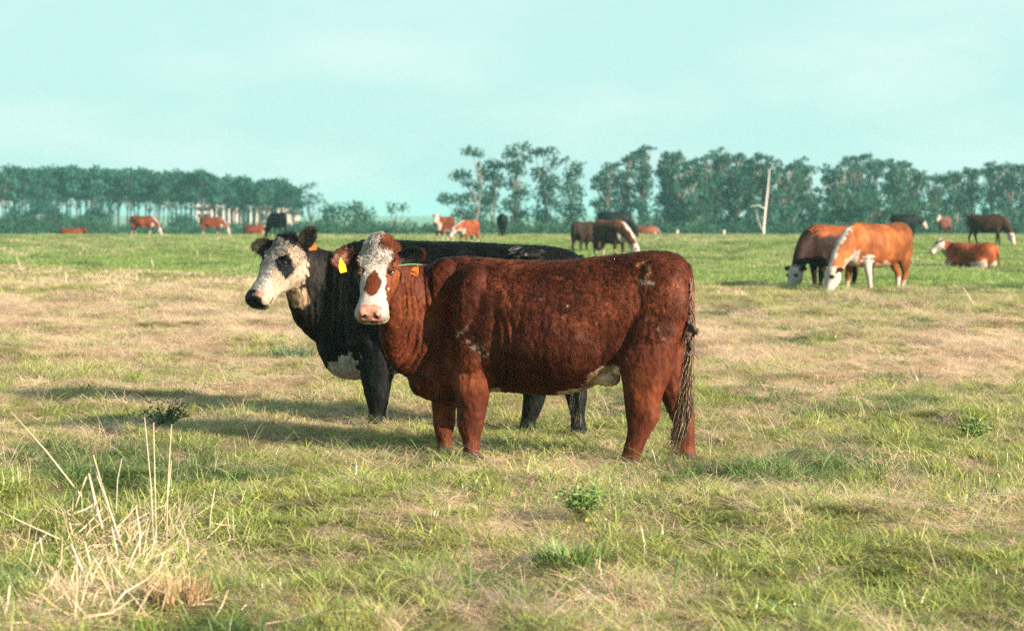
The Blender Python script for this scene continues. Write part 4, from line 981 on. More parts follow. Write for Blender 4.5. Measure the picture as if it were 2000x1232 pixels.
def build_trees():
    rg = np.random.default_rng(3)
    # --- eucalypts, left clump, shapes read one by one
    e1 = [(922, 294, 21, 8), (936, 303, 10, 4), (898, 341, 21, 10), (940, 332, 12, 14), (884, 386, 26, 10), (868, 396, 14, 8), (923, 362, 24, 8), (918, 386, 24, 10), (905, 415, 22, 12), (930, 440, 24, 16)]
    e2 = [(966, 322, 18, 10), (951, 343, 16, 12), (968, 345, 14, 14), (954, 384, 19, 16), (946, 412, 22, 16), (962, 440, 24, 16), (975, 362, 12, 12)]
    e3 = [(1012, 291, 23, 9), (998, 307, 16, 7), (1021, 313, 18, 8), (990, 323, 18, 8), (1010, 335, 16, 12), (1000, 356, 14, 14), (1018, 372, 16, 16), (996, 396, 22, 14), (1012, 420, 20, 16), (1000, 444, 26, 14)]
    e4 = [(1062, 296, 27, 8), (1045, 302, 14, 6), (1080, 318, 14, 11), (1056, 340, 18, 13), (1074, 356, 20, 14), (1066, 378, 22, 16), (1080, 396, 18, 14), (1056, 418, 22, 14), (1070, 442, 26, 14)]
    e5 = [(1105, 312, 10, 5), (1130, 322, 14, 8), (1120, 342, 18, 14), (1112, 366, 20, 16), (1130, 382, 14, 14), (1114, 402, 20, 16), (1122, 426, 22, 14), (1108, 446, 26, 12)]
    for k, (p, D, b, l) in enumerate([(925, 262, e1, 'wind-shaped eucalyptus at the left end, with umbrella tops and a lone top tuft'), (960, 270, e2, 'eucalyptus second from the left end, beside the umbrella-topped one'),
                                 (1006, 265, e3, 'eucalyptus with a broad flat top and pale trunk above the black rear-view cow'), (1068, 272, e4, 'eucalyptus with an arching flat top, left of the thin one'),
                                 (1118, 276, e5, 'thin eucalyptus at the right edge of the first clump')]):
        euc(p, D, b, l, 100 + k, bark=M_PBARK if k in (0, 2) else M_BARK)
    # --- second clump and the long row: crowns follow the skyline
    tab = [(1148, 372), (1160, 345), (1180, 328), (1201, 317), (1223, 308), (1245, 292), (1262, 282), (1274, 284), (1286, 330), (1296, 300), (1308, 294), (1330, 300), (1345, 314), (1362, 308), (1390, 300), (1405, 290), (1415, 306),
           (1426, 308), (1446, 300), (1460, 312), (1472, 302), (1494, 304), (1512, 306), (1528, 330), (1545, 320), (1566, 312), (1578, 330), (1588, 356), (1602, 368), (1614, 340), (1630, 326), (1654, 309), (1680, 300), (1700, 300), (1715, 318),
           (1735, 312), (1758, 312), (1785, 326), (1800, 345), (1822, 340), (1840, 350), (1858, 332), (1878, 338), (1894, 322), (1914, 334), (1936, 312), (1955, 325), (1970, 314), (1985, 326), (2000, 318), (2060, 330)]
    marks = {1180: 'tapering eucalyptus at the left end of the middle clump', 1214: 'eucalyptus with a sloping crown left of the tallest one', 1255: 'tallest eucalyptus, its crown swept up to the right',
             1306: 'dome-topped eucalyptus just right of the tallest one', 1340: 'eucalyptus with a low dip in its crown, right of the dome-topped one', 1372: 'dense olive eucalyptus left of the twin-tufted one', 1403: 'eucalyptus with two small tufts on its crest',
             1434: 'eucalyptus with a browned crown right of the twin-tufted one', 1466: 'eucalyptus standing just left of the bleached leaning trunk', 1502: 'eucalyptus directly behind the bleached leaning trunk', 1534: 'eucalyptus just right of the bleached leaning trunk',
             1564: 'eucalyptus with a limb reaching up and right, at the gap in the row', 1596: 'low thin eucalyptus in the gap of the row', 1632: 'eucalyptus whose crown rises from the gap, above the dark red cow', 1670: 'eucalyptus with a broad rounded crown above the orange cow',
             1706: 'eucalyptus with open sky holes in its crown, above the orange cow', 1748: 'eucalyptus with an anvil-shaped top right of the orange cow', 1786: 'eucalyptus stepping down above the far black cow', 1826: 'low eucalyptus with small separate top tufts, above the far brown cow',
             1862: 'eucalyptus just left of the highest crown near the far brown cow', 1898: 'eucalyptus with the highest crown between the far brown and dark cows', 1938: 'eucalyptus above the dark grazing cow at the right', 1974: 'eucalyptus near the right edge of the photo', 2012: 'eucalyptus cut off by the right edge of the photo'}
    for k, (p, l) in enumerate(marks.items()):
        D = 268 + rg.uniform(-14, 26); b = []; r = np.random.default_rng(300 + k); nt_ = 7
        hw = 19
        for q in range(nt_):      # flat-topped tufts along the skyline
            bx = p + (q - (nt_ - 1) / 2) * hw / 3 + r.normal(0, 2); by = profile(bx, tab) + 5 + r.uniform(-1, 4); b.append((bx, by, r.uniform(4, 11), r.uniform(2.5, 6.5)))
        y = profile(p, tab) + 20
        thin = (p < 1270 or 1580 < p < 1610 or 1690 < p < 1720 or p > 1810)
        while y < 452:
            for q in range(4 if not thin else 3): b.append((p + r.normal(0, hw * .62), y + r.normal(0, 5), r.uniform(8, 14), r.uniform(6, 11)))
            y += 11 if not thin else 14
        if p == 1403: b += [(1389, 297, 6, 4), (1408, 291, 6, 5)]
        if p == 1564: b += [(1572, 311, 10, 4), (1556, 318, 9, 4)]
        euc(p, D, b, l, 400 + k, bark=M_PBARK if k % 3 == 1 else M_BARK)
    # rounder, darker broadleaf trees in front of the right part of the row
    for k, (p, t, w_, l) in enumerate(((1648, 372, 34, 'dark round-topped tree above the rump of the dark red cow'), (1705, 376, 36, 'dark round-topped tree above the orange cow'), (1765, 392, 34, 'dark round-topped tree behind the far black cow'),
                                      (1835, 405, 34, 'low dark tree behind the far brown cow'), (1985, 410, 34, 'low dark tree at the right edge'))):
        r = np.random.default_rng(700 + k); b = [(p + math.cos(a) * w_ * .6, t + 26 - math.sin(a) * 20, 15, 11) for a in np.linspace(0, math.pi, 6)] + [(p + r.uniform(-w_, w_), r.uniform(t + 24, 455), 15, 12) for _ in range(13)]
        euc(p, 246 + r.uniform(-6, 6), b, l, 720 + k, 'broadleaf_tree', 34, group='dark broadleaf trees before the eucalyptus row', mat=M_BUSH)
    # bushes and small trees between the pine wood and the eucalypts
    for k, (p, D, b, l, nm) in enumerate([
        (668, 300, [(648, 405, 22, 10), (640, 420, 18, 14), (662, 418, 24, 18), (650, 442, 30, 14), (628, 438, 16, 12)], 'round bushy tree with a sky hole in it, left of the rounder one', 'bushy_tree'),
        (700, 296, [(694, 402, 16, 8), (706, 412, 20, 14), (690, 425, 26, 18), (718, 425, 18, 14), (704, 445, 34, 14), (728, 446, 16, 9)], 'round bushy tree in the gap, above the heads of the two near cows', 'bushy_tree'),
        (775, 290, [(774, 404, 20, 8), (762, 411, 10, 6), (788, 410, 11, 6), (752, 438, 10, 9), (795, 436, 9, 9)], 'small umbrella-topped tree standing alone in the gap', 'umbrella_tree'),
        (745, 300, [(745, 447, 14, 8), (770, 446, 20, 9), (800, 446, 18, 8), (820, 452, 14, 6)], 'low bushes under the small umbrella-topped tree', 'bush')]):
        euc(p, D, b, l, 800 + k, nm, 34, group='trees in the gap between wood and eucalypts', mat=M_BUSH)
    # bleached leaning trunk
    D = 238; x = wx(1490, D); zb = float(gz(x, D)); root = thing('dead_tree', (x, D, zb), 'bleached bare trunk leaning right before the eucalyptus row', 'dead tree'); mb = MB(); sc = D / FPX
    mb.tube([(0, 0, 0), (.12, 0, wz(440, D) - zb), (6 * sc, 0, wz(400, D) - zb), (10 * sc, 0, wz(365, D) - zb), (13 * sc, 0, wz(330, D) - zb)], [.14, .13, .10, .07, .035], 8); add_obj('trunk', mb.mesh('trunk', True), M_BONE, root)
    b1 = MB(); b1.tube([(4 * sc, 0, wz(408, D) - zb), (-8 * sc, 0, wz(401, D) - zb), (-26 * sc, 0, wz(403, D) - zb)], [.07, .05, .02], 5); add_obj('branch', b1.mesh('branch'), M_BONE, root)
    b1 = MB(); b1.tube([(0, 0, wz(452, D) - zb), (-10 * sc, 0, wz(428, D) - zb), (-13 * sc, 0, wz(410, D) - zb)], [.045, .03, .015], 5); add_obj('branch', b1.mesh('branch'), M_BONE, root)
    # --- pine wood on the left
    ptab = [(-60, 332), (0, 331), (60, 327), (120, 326), (180, 331), (230, 329), (280, 335), (340, 336), (400, 337), (430, 346), (470, 348), (500, 351), (540, 355), (562, 362), (578, 374)]
    protos = []
    for v in range(5):
        r = np.random.default_rng(900 + v); rt = thing('pine_tree', (0, 0, 0), '-', 'tree', 'pines of the wood'); mb = MB(); H_ = 14.0
        pts = trunk_mesh(mb, (0, 0, 0), (r.normal(0, .3), 0, H_ - 1.2), .20, r, .12, 5, 7); bl = []
        for q in range(17):
            f = r.uniform(.68, 1.0); a = r.uniform(0, 6.28); rr = (2.1 if f < .9 else 1.4) * math.sqrt(r.uniform(.1, 1)); c = np.array([math.cos(a) * rr, math.sin(a) * rr, H_ * f - .5]); bl.append((c, (r.uniform(.7, 1.15), 1.0, r.uniform(.4, .7)), r.uniform(.6, 1.45)))
            p0 = np.array(pts[min(int(f * 6.4), 7)]); mb.tube([p0, c], [.06, .02], 3)
        add_obj('trunk', mb.mesh('trunk', True), M_BARK, rt); leaves(bl, .36, r, 'crown', M_PINE, rt, 34); protos.append(rt)
    spots = []
    for row, (D, st, off) in enumerate(((352, 17, 0), (372, 19, 6), (395, 20, 11))):
        for p in np.arange(-40 + off, 575, st): spots.append((p + rg.uniform(-4, 4), D + rg.uniform(-7, 7), row))
    land = [(-99, 'left edge of the photo'), (139, 'lying cow'), (279, 'leftmost grazing cow'), (414, 'grazing cow by the pale house'), (498, 'half-hidden brown cow'), (545, 'black end-on cow')]; cnt_ = {}
    words_ = ['first', 'second', 'third', 'fourth', 'fifth', 'sixth', 'seventh', 'eighth', 'ninth', 'tenth', 'eleventh', 'twelfth', 'thirteenth', 'fourteenth', 'fifteenth']
    def where(p, row):
        m = max([q for q in land if q[0] <= p], key=lambda q: q[0]); cnt_[(m[0], row)] = cnt_.get((m[0], row), -1) + 1
        return '%s right of the %s' % (words_[cnt_[(m[0], row)]], m[1])
    spots.sort(key=lambda s_: (s_[2], s_[0]))
    lbl = ['front-rank pine with a bare trunk', 'middle-rank pine behind the front trunks', 'back-rank pine, half hidden']; cnt = [0, 0, 0]
    for i, (p, D, row) in enumerate(spots):
        x = wx(p, D); zb = float(gz(x, D)); h_ = wz(profile(p, ptab) + rg.uniform(-9, 9) + row * 1.5, D) - zb; pr = protos[i % 5]
        if i < 5: o = pr
        else:
            o = pr.copy(); COL.objects.link(o)
            for ch in list(pr.children): c = ch.copy(); COL.objects.link(c); c.parent = o
        o.location = (x, D, zb); k = h_ / 14.0; o.scale = (k * rg.uniform(.9, 1.15), k, k); o.rotation_euler = (0, 0, rg.uniform(0, 6.28)); o['label'] = '%s, %s' % (lbl[row], where(p, row)); o['group'] = ['front rank of the pine wood', 'middle rank of the pine wood', 'back rank of the pine wood'][row]
    # lone layered pine at the end of the wood
    euc(606, 345, [(603, 366, 16, 6), (590, 372, 10, 5), (598, 384, 20, 5), (618, 383, 14, 4), (600, 397, 22, 4), (626, 394, 14, 4), (585, 400, 12, 5), (608, 408, 10, 3)], 'layered pine standing clear at the right end of the pine wood', 860, 'pine_tree', 40, group='pines of the wood edge', mat=M_PINE)
    # undergrowth below the wood and along the row
    r = np.random.default_rng(44); bl = []
    for q in range(240):
        p = r.uniform(-40, 600); D = r.uniform(300, 345); h_ = r.uniform(440, 455) if p > 200 else r.uniform(425, 452); rr = r.uniform(.7, 1.2); bl.append(((wx(p, D), D, wz(h_, D) - rr * .4), (rr * 1.5, rr, rr), r.uniform(.7, 1.2)))
        bl.append(((wx(p, D), D, wz(h_, D) - rr * 1.5), (rr * 1.6, rr, rr), r.uniform(.7, 1.1)))
    leaves(bl, .32, r, 'wood_undergrowth', M_BUSH, None, 26)['kind'] = 'stuff'; bpy.data.objects['wood_undergrowth']['label'] = 'dark scrub under the pine wood'
    bl = []
    for q in range(300):
        p = r.uniform(600, 2050); D = r.uniform(232, 262); h_ = r.uniform(440, 455); rr = r.uniform(.6, 1.3); bl.append(((wx(p, D), D, wz(h_, D) - rr * .4), (rr * 1.5, rr, rr), r.uniform(.7, 1.2))); bl.append(((wx(p, D), D, wz(h_, D) - rr * 1.4), (rr * 1.6, rr, rr), r.uniform(.6, 1.0)))
    leaves(bl, .30, r, 'row_undergrowth', M_BUSH, None, 26)['kind'] = 'stuff'; bpy.data.objects['row_undergrowth']['label'] = 'scrub along the foot of the eucalyptus row'
    # a tall dark fir-like clump low at the far left
    for k, (p, t, l) in enumerate(((110, 410, 'dark young tree just left of the lying cow, second in the row'), (180, 412, 'dark young tree right of the lying cow'), (50, 384, 'dark bushy young tree low at the left edge, under the pines'), (92, 368, 'dark bushy young tree left of the lying cow, under the pines'), (24, 420, 'low dark tree at the far left edge'), (205, 400, 'dark bushy young tree left of the first grazing cow'), (365, 430, 'small dark tree beside the pale house'))):
        rr = np.random.default_rng(940 + k); b = [(p + rr.normal(0, 12), rr.uniform(t, 452), 13, 10) for _ in range(16)] + [(p, t, 10, 7)]
        euc(p, 335, b, l, 950 + k, 'young_tree', 30, group='young trees under the pine wood', mat=M_PINE)

# ------------------------------------------------------------------ house behind the pines
def build_house():
    D = 430; sc = D / FPX; x0 = wx(478, D); zb = float(gz(0, D)); root = thing('pale_house', (x0, D, zb), 'long pale modern house with white columns, seen between the pine trunks', 'house')
    MW = flat_mat('house_render', (.40, .32, .28), .8, .08, 2); MWH = flat_mat('house_white', (.50, .44, .40), .7, .05, 2); MG = flat_mat('house_glass', (.05, .10, .11), .1, .2, .5, spec=.8)
    X = lambda p: wx(p, D) - x0; Z = lambda q: wz(q, D) - zb
    def part(nm, mat, *bx):
        b = MB(); b.box(*bx); return add_obj(nm, b.mesh(nm), mat, root)
    part('wall', MW, X(536), X(578), 0, 8, 0, Z(403)); part('roof', MWH, X(533), X(580), -.4, 8.4, Z(403) + .003, Z(400))
    part('wall', MW, X(380), X(417), 0, 7, 0, Z(425)); part('roof', MWH, X(378), X(419), -.5, 7.5, Z(404), Z(401))
    part('wall', MWH, X(380), X(384), 0, 7, Z(425) + .003, Z(404) - .003); part('wall', MWH, X(412), X(417), 0, 7, Z(425) + .003, Z(404) - .003); part('rail', MWH, X(384) + .01, X(412) - .01, 0, .25, Z(417), Z(413)); part('window', MG, X(384) + .01, X(412) - .01, 1.5, 1.7, Z(425) + .003, Z(404) - .003)
    part('window', MG, X(417) + .01, X(536) - .01, 1.2, 1.4, 0, Z(405)); part('roof', MWH, X(417) + .01, X(533) - .01, -.6, 7, Z(404), Z(401))
    part('wall', MW, X(455), X(463), .8, 1.15, 0, Z(405)); part('wall', MW, X(505), X(530), .8, 1.15, 0, Z(412)); part('window', MG, X(510), X(521), .6, .79, Z(430), Z(417))
    for p in (424, 437, 448, 463, 473, 490, 502, 522): part('column', MWH, X(p) - .17, X(p) + .17, -.4, -.05, 0, Z(404) - .004)
    part('door', MWH, X(541), X(549), -.12, -.005, Z(425), Z(408))
# ------------------------------------------------------------------ the herd in the background
def herd_cow(label, px, D, heading, pose='graze', hide=(.13, .03, .012), head=(.33, .285, .25), marks='hereford', scale=1.0, voxel=.022, turn=0.0, zoff=0.0, foot_py=None, group='cattle of the herd in the background', step=0.0, tag_y=False, eyes=False, belly=True, saddle=None):
    """heading: yaw in degrees of a cow whose head points to -x (0 = facing left in the photo, 180 = facing right, 90 = facing the camera)"""
    x = wx(px, D); z0 = float(gz(x, D)) + zoff
    if foot_py is not None: z0 = wz(foot_py, D)
    sk = Skin(); lie = pose == 'lie'; dz = -.46 if lie else 0.0
    rows = [(-.72, 1.10, .70, .10), (-.66, 1.22, .56, .19), (-.50, 1.30, .52, .25), (-.30, 1.29, .50, .28), (0, 1.27, .49, .33), (.25, 1.27, .52, .33), (.48, 1.30, .60, .29), (.66, 1.29, .70, .23), (.76, 1.20, .80, .16), (.80, 1.08, .90, .08)]
    sk.loft('torso', [((a, 0, (t + b) / 2 + dz), (0, w_ * (1.12 if lie else 1), 0), (0, 0, (t - b) / 2)) for a, t, b, w_ in rows], 3, 2.2, 20)
    def leg(lab, pts):
        sk.loft(lab, [((a, b, c + dz), (rx, 0, 0), (0, ry, 0)) for a, b, c, rx, ry in pts], 3, 2.0, 12)
    if not lie:
        for sg, st in ((-1, step), (1, -step)):
            leg('foreleg', [(-.46, sg * .13, .95, .17, .09), (-.45 + st * .2, sg * .16, .70, .13, .09), (-.45 + st * .5, sg * .16, .52, .085, .065), (-.45 + st * .8, sg * .16, .36, .062, .055), (-.45 + st, sg * .16, .20, .045, .042), (-.45 + st * 1.1, sg * .16, .06, .05, .05), (-.46 + st * 1.1, sg * .16, .0, .06, .055)])
            s2 = -st; leg('hindleg', [(.52, sg * .13, 1.0, .22, .11), (.53, sg * .16, .78, .20, .11), (.54 + s2 * .3, sg * .17, .60, .13, .085), (.62 + s2 * .6, sg * .17, .42, .075, .055), (.63 + s2 * .8, sg * .17, .34, .065, .05), (.60 + s2, sg * .17, .18, .048, .044), (.58 + s2, sg * .17, .06, .05, .05), (.56 + s2, sg * .17, .0, .06, .055)])
    else:
        leg('foreleg', [(-.55, -.18, .80, .14, .09), (-.66, -.22, .62, .10, .08), (-.70, -.24, .54, .07, .07), (-.70, -.24, .50, .06, .06)])
        sk.loft('foreleg', [((-.70, -.24, .54 + dz), (0, .06, 0), (0, 0, .055)), ((-.50, -.26, .53 + dz), (0, .05, 0), (0, 0, .05)), ((-.34, -.26, .52 + dz), (0, .05, 0), (0, 0, .05))], 3, 2, 10)
        sk.ball('hindleg', (.42, -.30, .66 + dz), (.26, 0, 0), (0, .14, 0), (0, 0, .20)); sk.loft('hindleg', [((.42, -.38, .56 + dz), (0, .07, 0), (0, 0, .07)), ((.18, -.40, .53 + dz), (0, .06, 0), (0, 0, .055)), ((-.02, -.40, .52 + dz), (0, .05, 0), (0, 0, .05))], 3, 2, 10)
        sk.ball('hindleg', (.42, .28, .66 + dz), (.26, 0, 0), (0, .14, 0), (0, 0, .20))
    for sg in (-1, 1):
        sk.ball('torso', (-.46, sg * .15, .92 + dz), (.04, 0, .25), (.15, 0, 0), (0, .10, 0)); sk.ball('torso', (.50, sg * .14, .98 + dz), (0, 0, .25), (.20, 0, 0), (0, .13, 0))
    g = math.radians(turn); ct, sn = math.cos(g), math.sin(g)
    def T(v, k=1.0):    # sideways swing of the neck
        a, b, c = v; a0 = -.55; r_ = a - a0; return (a0 + r_ * math.cos(g * k), b + r_ * math.sin(g * k), c + dz)
    if pose == 'graze':
        P_ = [T((-.42, 0, .96), 0), T((-.62, 0, .93), .3), T((-.80, 0, .80), .6), T((-.95, 0, .62), .9), T((-1.05, 0, .46), 1)]; rad = [(.30, .19), (.29, .17), (.22, .14), (.165, .12), (.13, .10)]; ho = T((-1.10, 0, .52), 1); fd = (-.30, 0, -.95)
    elif pose == 'half':
        P_ = [T((-.42, 0, .98), 0), T((-.62, 0, .98), .3), T((-.82, 0, .93), .6), T((-.98, 0, .86), .9), T((-1.08, 0, .82), 1)]; rad = [(.30, .19), (.28, .17), (.20, .14), (.15, .12), (.12, .10)]; ho = T((-1.10, 0, .93), 1); fd = (-.45, 0, -.89)
    else:
        P_ = [T((-.42, 0, 1.0), 0), T((-.60, 0, 1.04), .3), T((-.74, 0, 1.14), .6), T((-.84, 0, 1.22), .9), T((-.92, 0, 1.27), 1)]; rad = [(.31, .20), (.29, .17), (.22, .14), (.16, .12), (.12, .10)]; ho = T((-.93, 0, 1.38), 1); fd = (-.62, 0, -.78)
    neck_path(sk, P_, rad)
    fd = (fd[0] * ct, fd[0] * sn, fd[2]); h = Frame(ho, fd, 0, 1.0); add_head(sk, h, 2, 1.12, False)
    for sg in (-1, 1): add_ear(sk, h.p(sg * .085, .03, -.02), h.v(sg, 0, -.1), h.v(0, 0, 1), .19, .12, .014, .02)
    tl = [(.76, 0, 1.24), (.83, 0, 1.10), (.84, 0, .9), (.83, 0, .7), (.82, 0, .50)] if not lie else [(.76, 0, 1.24), (.84, 0, 1.08), (.86, .05, .85), (.86, .10, .62)]
    sk.loft('tail', [((a, b, c + dz), (r, 0, 0), (0, r, 0)) for (a, b, c), r in zip(tl, (.05, .035, .03, .035, .03))], 3, 2, 8)
    sk.remesh(voxel, {'*': 5, 'head': 2, 'ear': 1, 'tail': 1})
    X = sk.X; lab = sk.lb; s, t, u = h.coords(X); n1 = fbm(X * 3.1 + px, 7, 3); n2 = fbm(X * 9 + px, 9, 2); jag = (n2 - .5)
    hide = np.array(hide); C = mixv(np.tile(hide, (len(X), 1)), hide * 1.7, sstep(.45, .75, n1)); C = mixv(C, hide * .55, sstep(.48, .3, n1) * .7)
    if saddle: C = mixv(C, np.array(saddle) * (.8 + .4 * n2[:, None]), sstep(1.04, 1.14, X[:, 2] + jag * .12) * (lab == 'torso'))  # upper torso blended to a second colour above a jagged height
    hd = np.array(head)
    if marks != 'plain':
        f = (lab == 'head') & (t > -.02 + jag * .05) ; C[f] = hd; pd = (lab == 'head') & (t > .47) & (u > -.06); C[pd] = PINK * .9
        if marks in ('hereford', 'stripe'):
            th = sk.pr[:, 1]; up = np.sin(th); nk = lab == 'neck'; cr = nk & (up > .87 + jag * .2) & (sk.pr[:, 0] > .15); lo = nk & (up < -.35 + jag * .5); C[cr] = hd; C[lo] = hd * np.array([1, .85, .75])
            if belly: b = (lab == 'torso') & (X[:, 2] - dz < .60 + jag * .25) & (sk.N[:, 2] < .2); C[b] = hd * np.array([1, .82, .7])
            br = (lab == 'torso') & (X[:, 0] < -.62) & (X[:, 2] - dz < .85 + jag * .2); C[br] = hd
            lg = ((lab == 'foreleg') | (lab == 'hindleg')) & (X[:, 2] < .30 + jag * .2); C[lg] = hd * np.array([1, .9, .85]) * .9
        if marks == 'stripe': lg = (lab == 'foreleg') & (X[:, 2] < .75) & (X[:, 1] < 0); C[lg] = hd; 
    for sg in (-1, 1): e = (lab == 'head') & (np.hypot(t - .178, u - .04) < .035) & (s * sg > .06); C[e] = (.03, .015, .01)
    root = thing('cow', (x, D, z0), label, 'cow', group, math.radians(heading)); root.scale = (scale, scale, scale)
    add_obj('body', sk.mesh('herd_cow_body', C), M_COATFAR, root)
    if eyes:
        for sg in (-1, 1): add_eye(root, h.p(sg * .112, .178, .036), h.v(sg * .5, 0, .9), .022)
    if tag_y: tag(root, h.p(.20, .05, .04), h.v(0, .3, -.2) if pose == 'x' else (0, 0, -1), (0, -1, 0) if heading == 0 else h.v(0, 0, 1), .09, .11, M_TAG_Y, None, 'round yellow ear tag')
    return root

BR = (.095, .022, .009); DK = (.042, .011, .006); BK = (.004, .005, .006); ORG = (.165, .050, .015)
def build_herd():
    def D_of(hpx, sc=1.0): return 1.30 * sc * FPX / hpx
    H = herd_cow
    H('brown cow lying at the far left of the pasture, only its back above the crest', 139, 148, 180, 'lie', BR, marks='plain', foot_py=467, voxel=.05)
    H('brown and white cow grazing to the right, first grazing cow from the left', 279, 128, 176, 'graze', BR, foot_py=460.5, voxel=.035, step=.08)
    H('brown and white cow grazing to the right in front of the pale house', 414, 134, 178, 'graze', BR, foot_py=461, voxel=.035, step=-.06)
    H('brown cow half hidden by the crest, behind the black cow\'s left ear', 498, 150, 180, 'graze', BR, foot_py=472, voxel=.04, scale=1.0)
    H('black cow seen end-on behind the curly head of the black near cow', 541, 104, -55, 'graze', BK, marks='plain', foot_py=464, voxel=.035, scale=1.02)
    H('brown cow with a white face and chest, looking over the black cow\'s back', 868, 92, 62, 'stand', BR, foot_py=473, voxel=.03, turn=12, scale=.92)
    H('red-brown cow with broad white head lowered, right of the white-chested one', 915, 84, 62, 'half', (.15, .035, .016), foot_py=482, voxel=.03, turn=-25, scale=.88)
    H('black cow seen from behind under the broad flat-topped eucalyptus', 981, 112, -90, 'graze', BK, marks='plain', foot_py=462, voxel=.035)
    H('dark brown cow with a yellow ear tag, left of the white-maned one', 1142, 74, -120, 'graze', (.02, .009, .006), marks='plain', foot_py=500, voxel=.03, scale=1.0)
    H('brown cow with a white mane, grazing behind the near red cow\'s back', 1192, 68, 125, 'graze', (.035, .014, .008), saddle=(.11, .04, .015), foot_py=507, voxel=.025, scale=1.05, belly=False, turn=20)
    H('black cow showing only its back above the white-maned grazing cow', 1199, 112, 182, 'graze', BK, marks='plain', foot_py=463, voxel=.035, scale=1.1)
    H('brown cow with a white mane grazing beyond the crest, right of the black back', 1262, 142, 180, 'graze', (.10, .03, .015), foot_py=476, voxel=.04)
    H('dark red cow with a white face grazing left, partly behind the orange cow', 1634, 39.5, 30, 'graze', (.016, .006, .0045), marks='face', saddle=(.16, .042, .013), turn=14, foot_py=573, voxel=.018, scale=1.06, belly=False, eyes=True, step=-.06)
    H('orange-brown cow with a white neck stripe and white forelegs, grazing left', 1712, 37.5, 36, 'graze', ORG, marks='stripe', foot_py=578, voxel=.018, scale=1.07, eyes=True, step=.12)
    H('black cow with a white face grazing right, behind the orange cow\'s rump', 1768, 112, 180, 'half', BK, marks='face', foot_py=463, voxel=.035, turn=20)
    H('small brown cow with a white blaze facing the camera, between two dark cows', 1845, 128, 55, 'stand', (.08, .03, .02), marks='face', foot_py=462, voxel=.035)
    H('dark brown cow with a white face grazing to the right, nearest the right edge', 1928, 83, 150, 'graze', (.032, .014, .008), marks='face', foot_py=479, voxel=.028, turn=-18, step=.10)
    H('red-brown cow with a white face lying on the grass, facing left', 1896, 54, -40, 'lie', (.16, .038, .014), foot_py=529, voxel=.022, eyes=True, scale=.93, turn=42)
# ------------------------------------------------------------------ single plants in the foreground
M_STALK = flat_mat('dry_stalk', (.52, .39, .27), .7, .2, 40); M_STALK2 = flat_mat('grey_stalk', (.42, .35, .29), .8, .2, 40)
M_WEED = flat_mat('weed_leaf', (.060, .125, .055), .6, .35, 30); M_WEED2 = flat_mat('weed_leaf_bright', (.12, .195, .048), .6, .35, 30); M_FLOWER = flat_mat('yellow_petal', (.85, .62, .02), .6, .1, 50); M_DRYTUFT = flat_mat('dead_grass_tuft', (.40, .26, .14), .85, .35, 30)
def gp(px, py):
    """ground point seen at a photo pixel"""
    D = EYE * FPX / (py - HORIZON)
    for _ in range(8): D = (EYE - float(gzr(wx(px, D), D)[0])) * FPX / (py - HORIZON)
    return np.array([wx(px, D), D, float(gzr(wx(px, D), D)[0])])

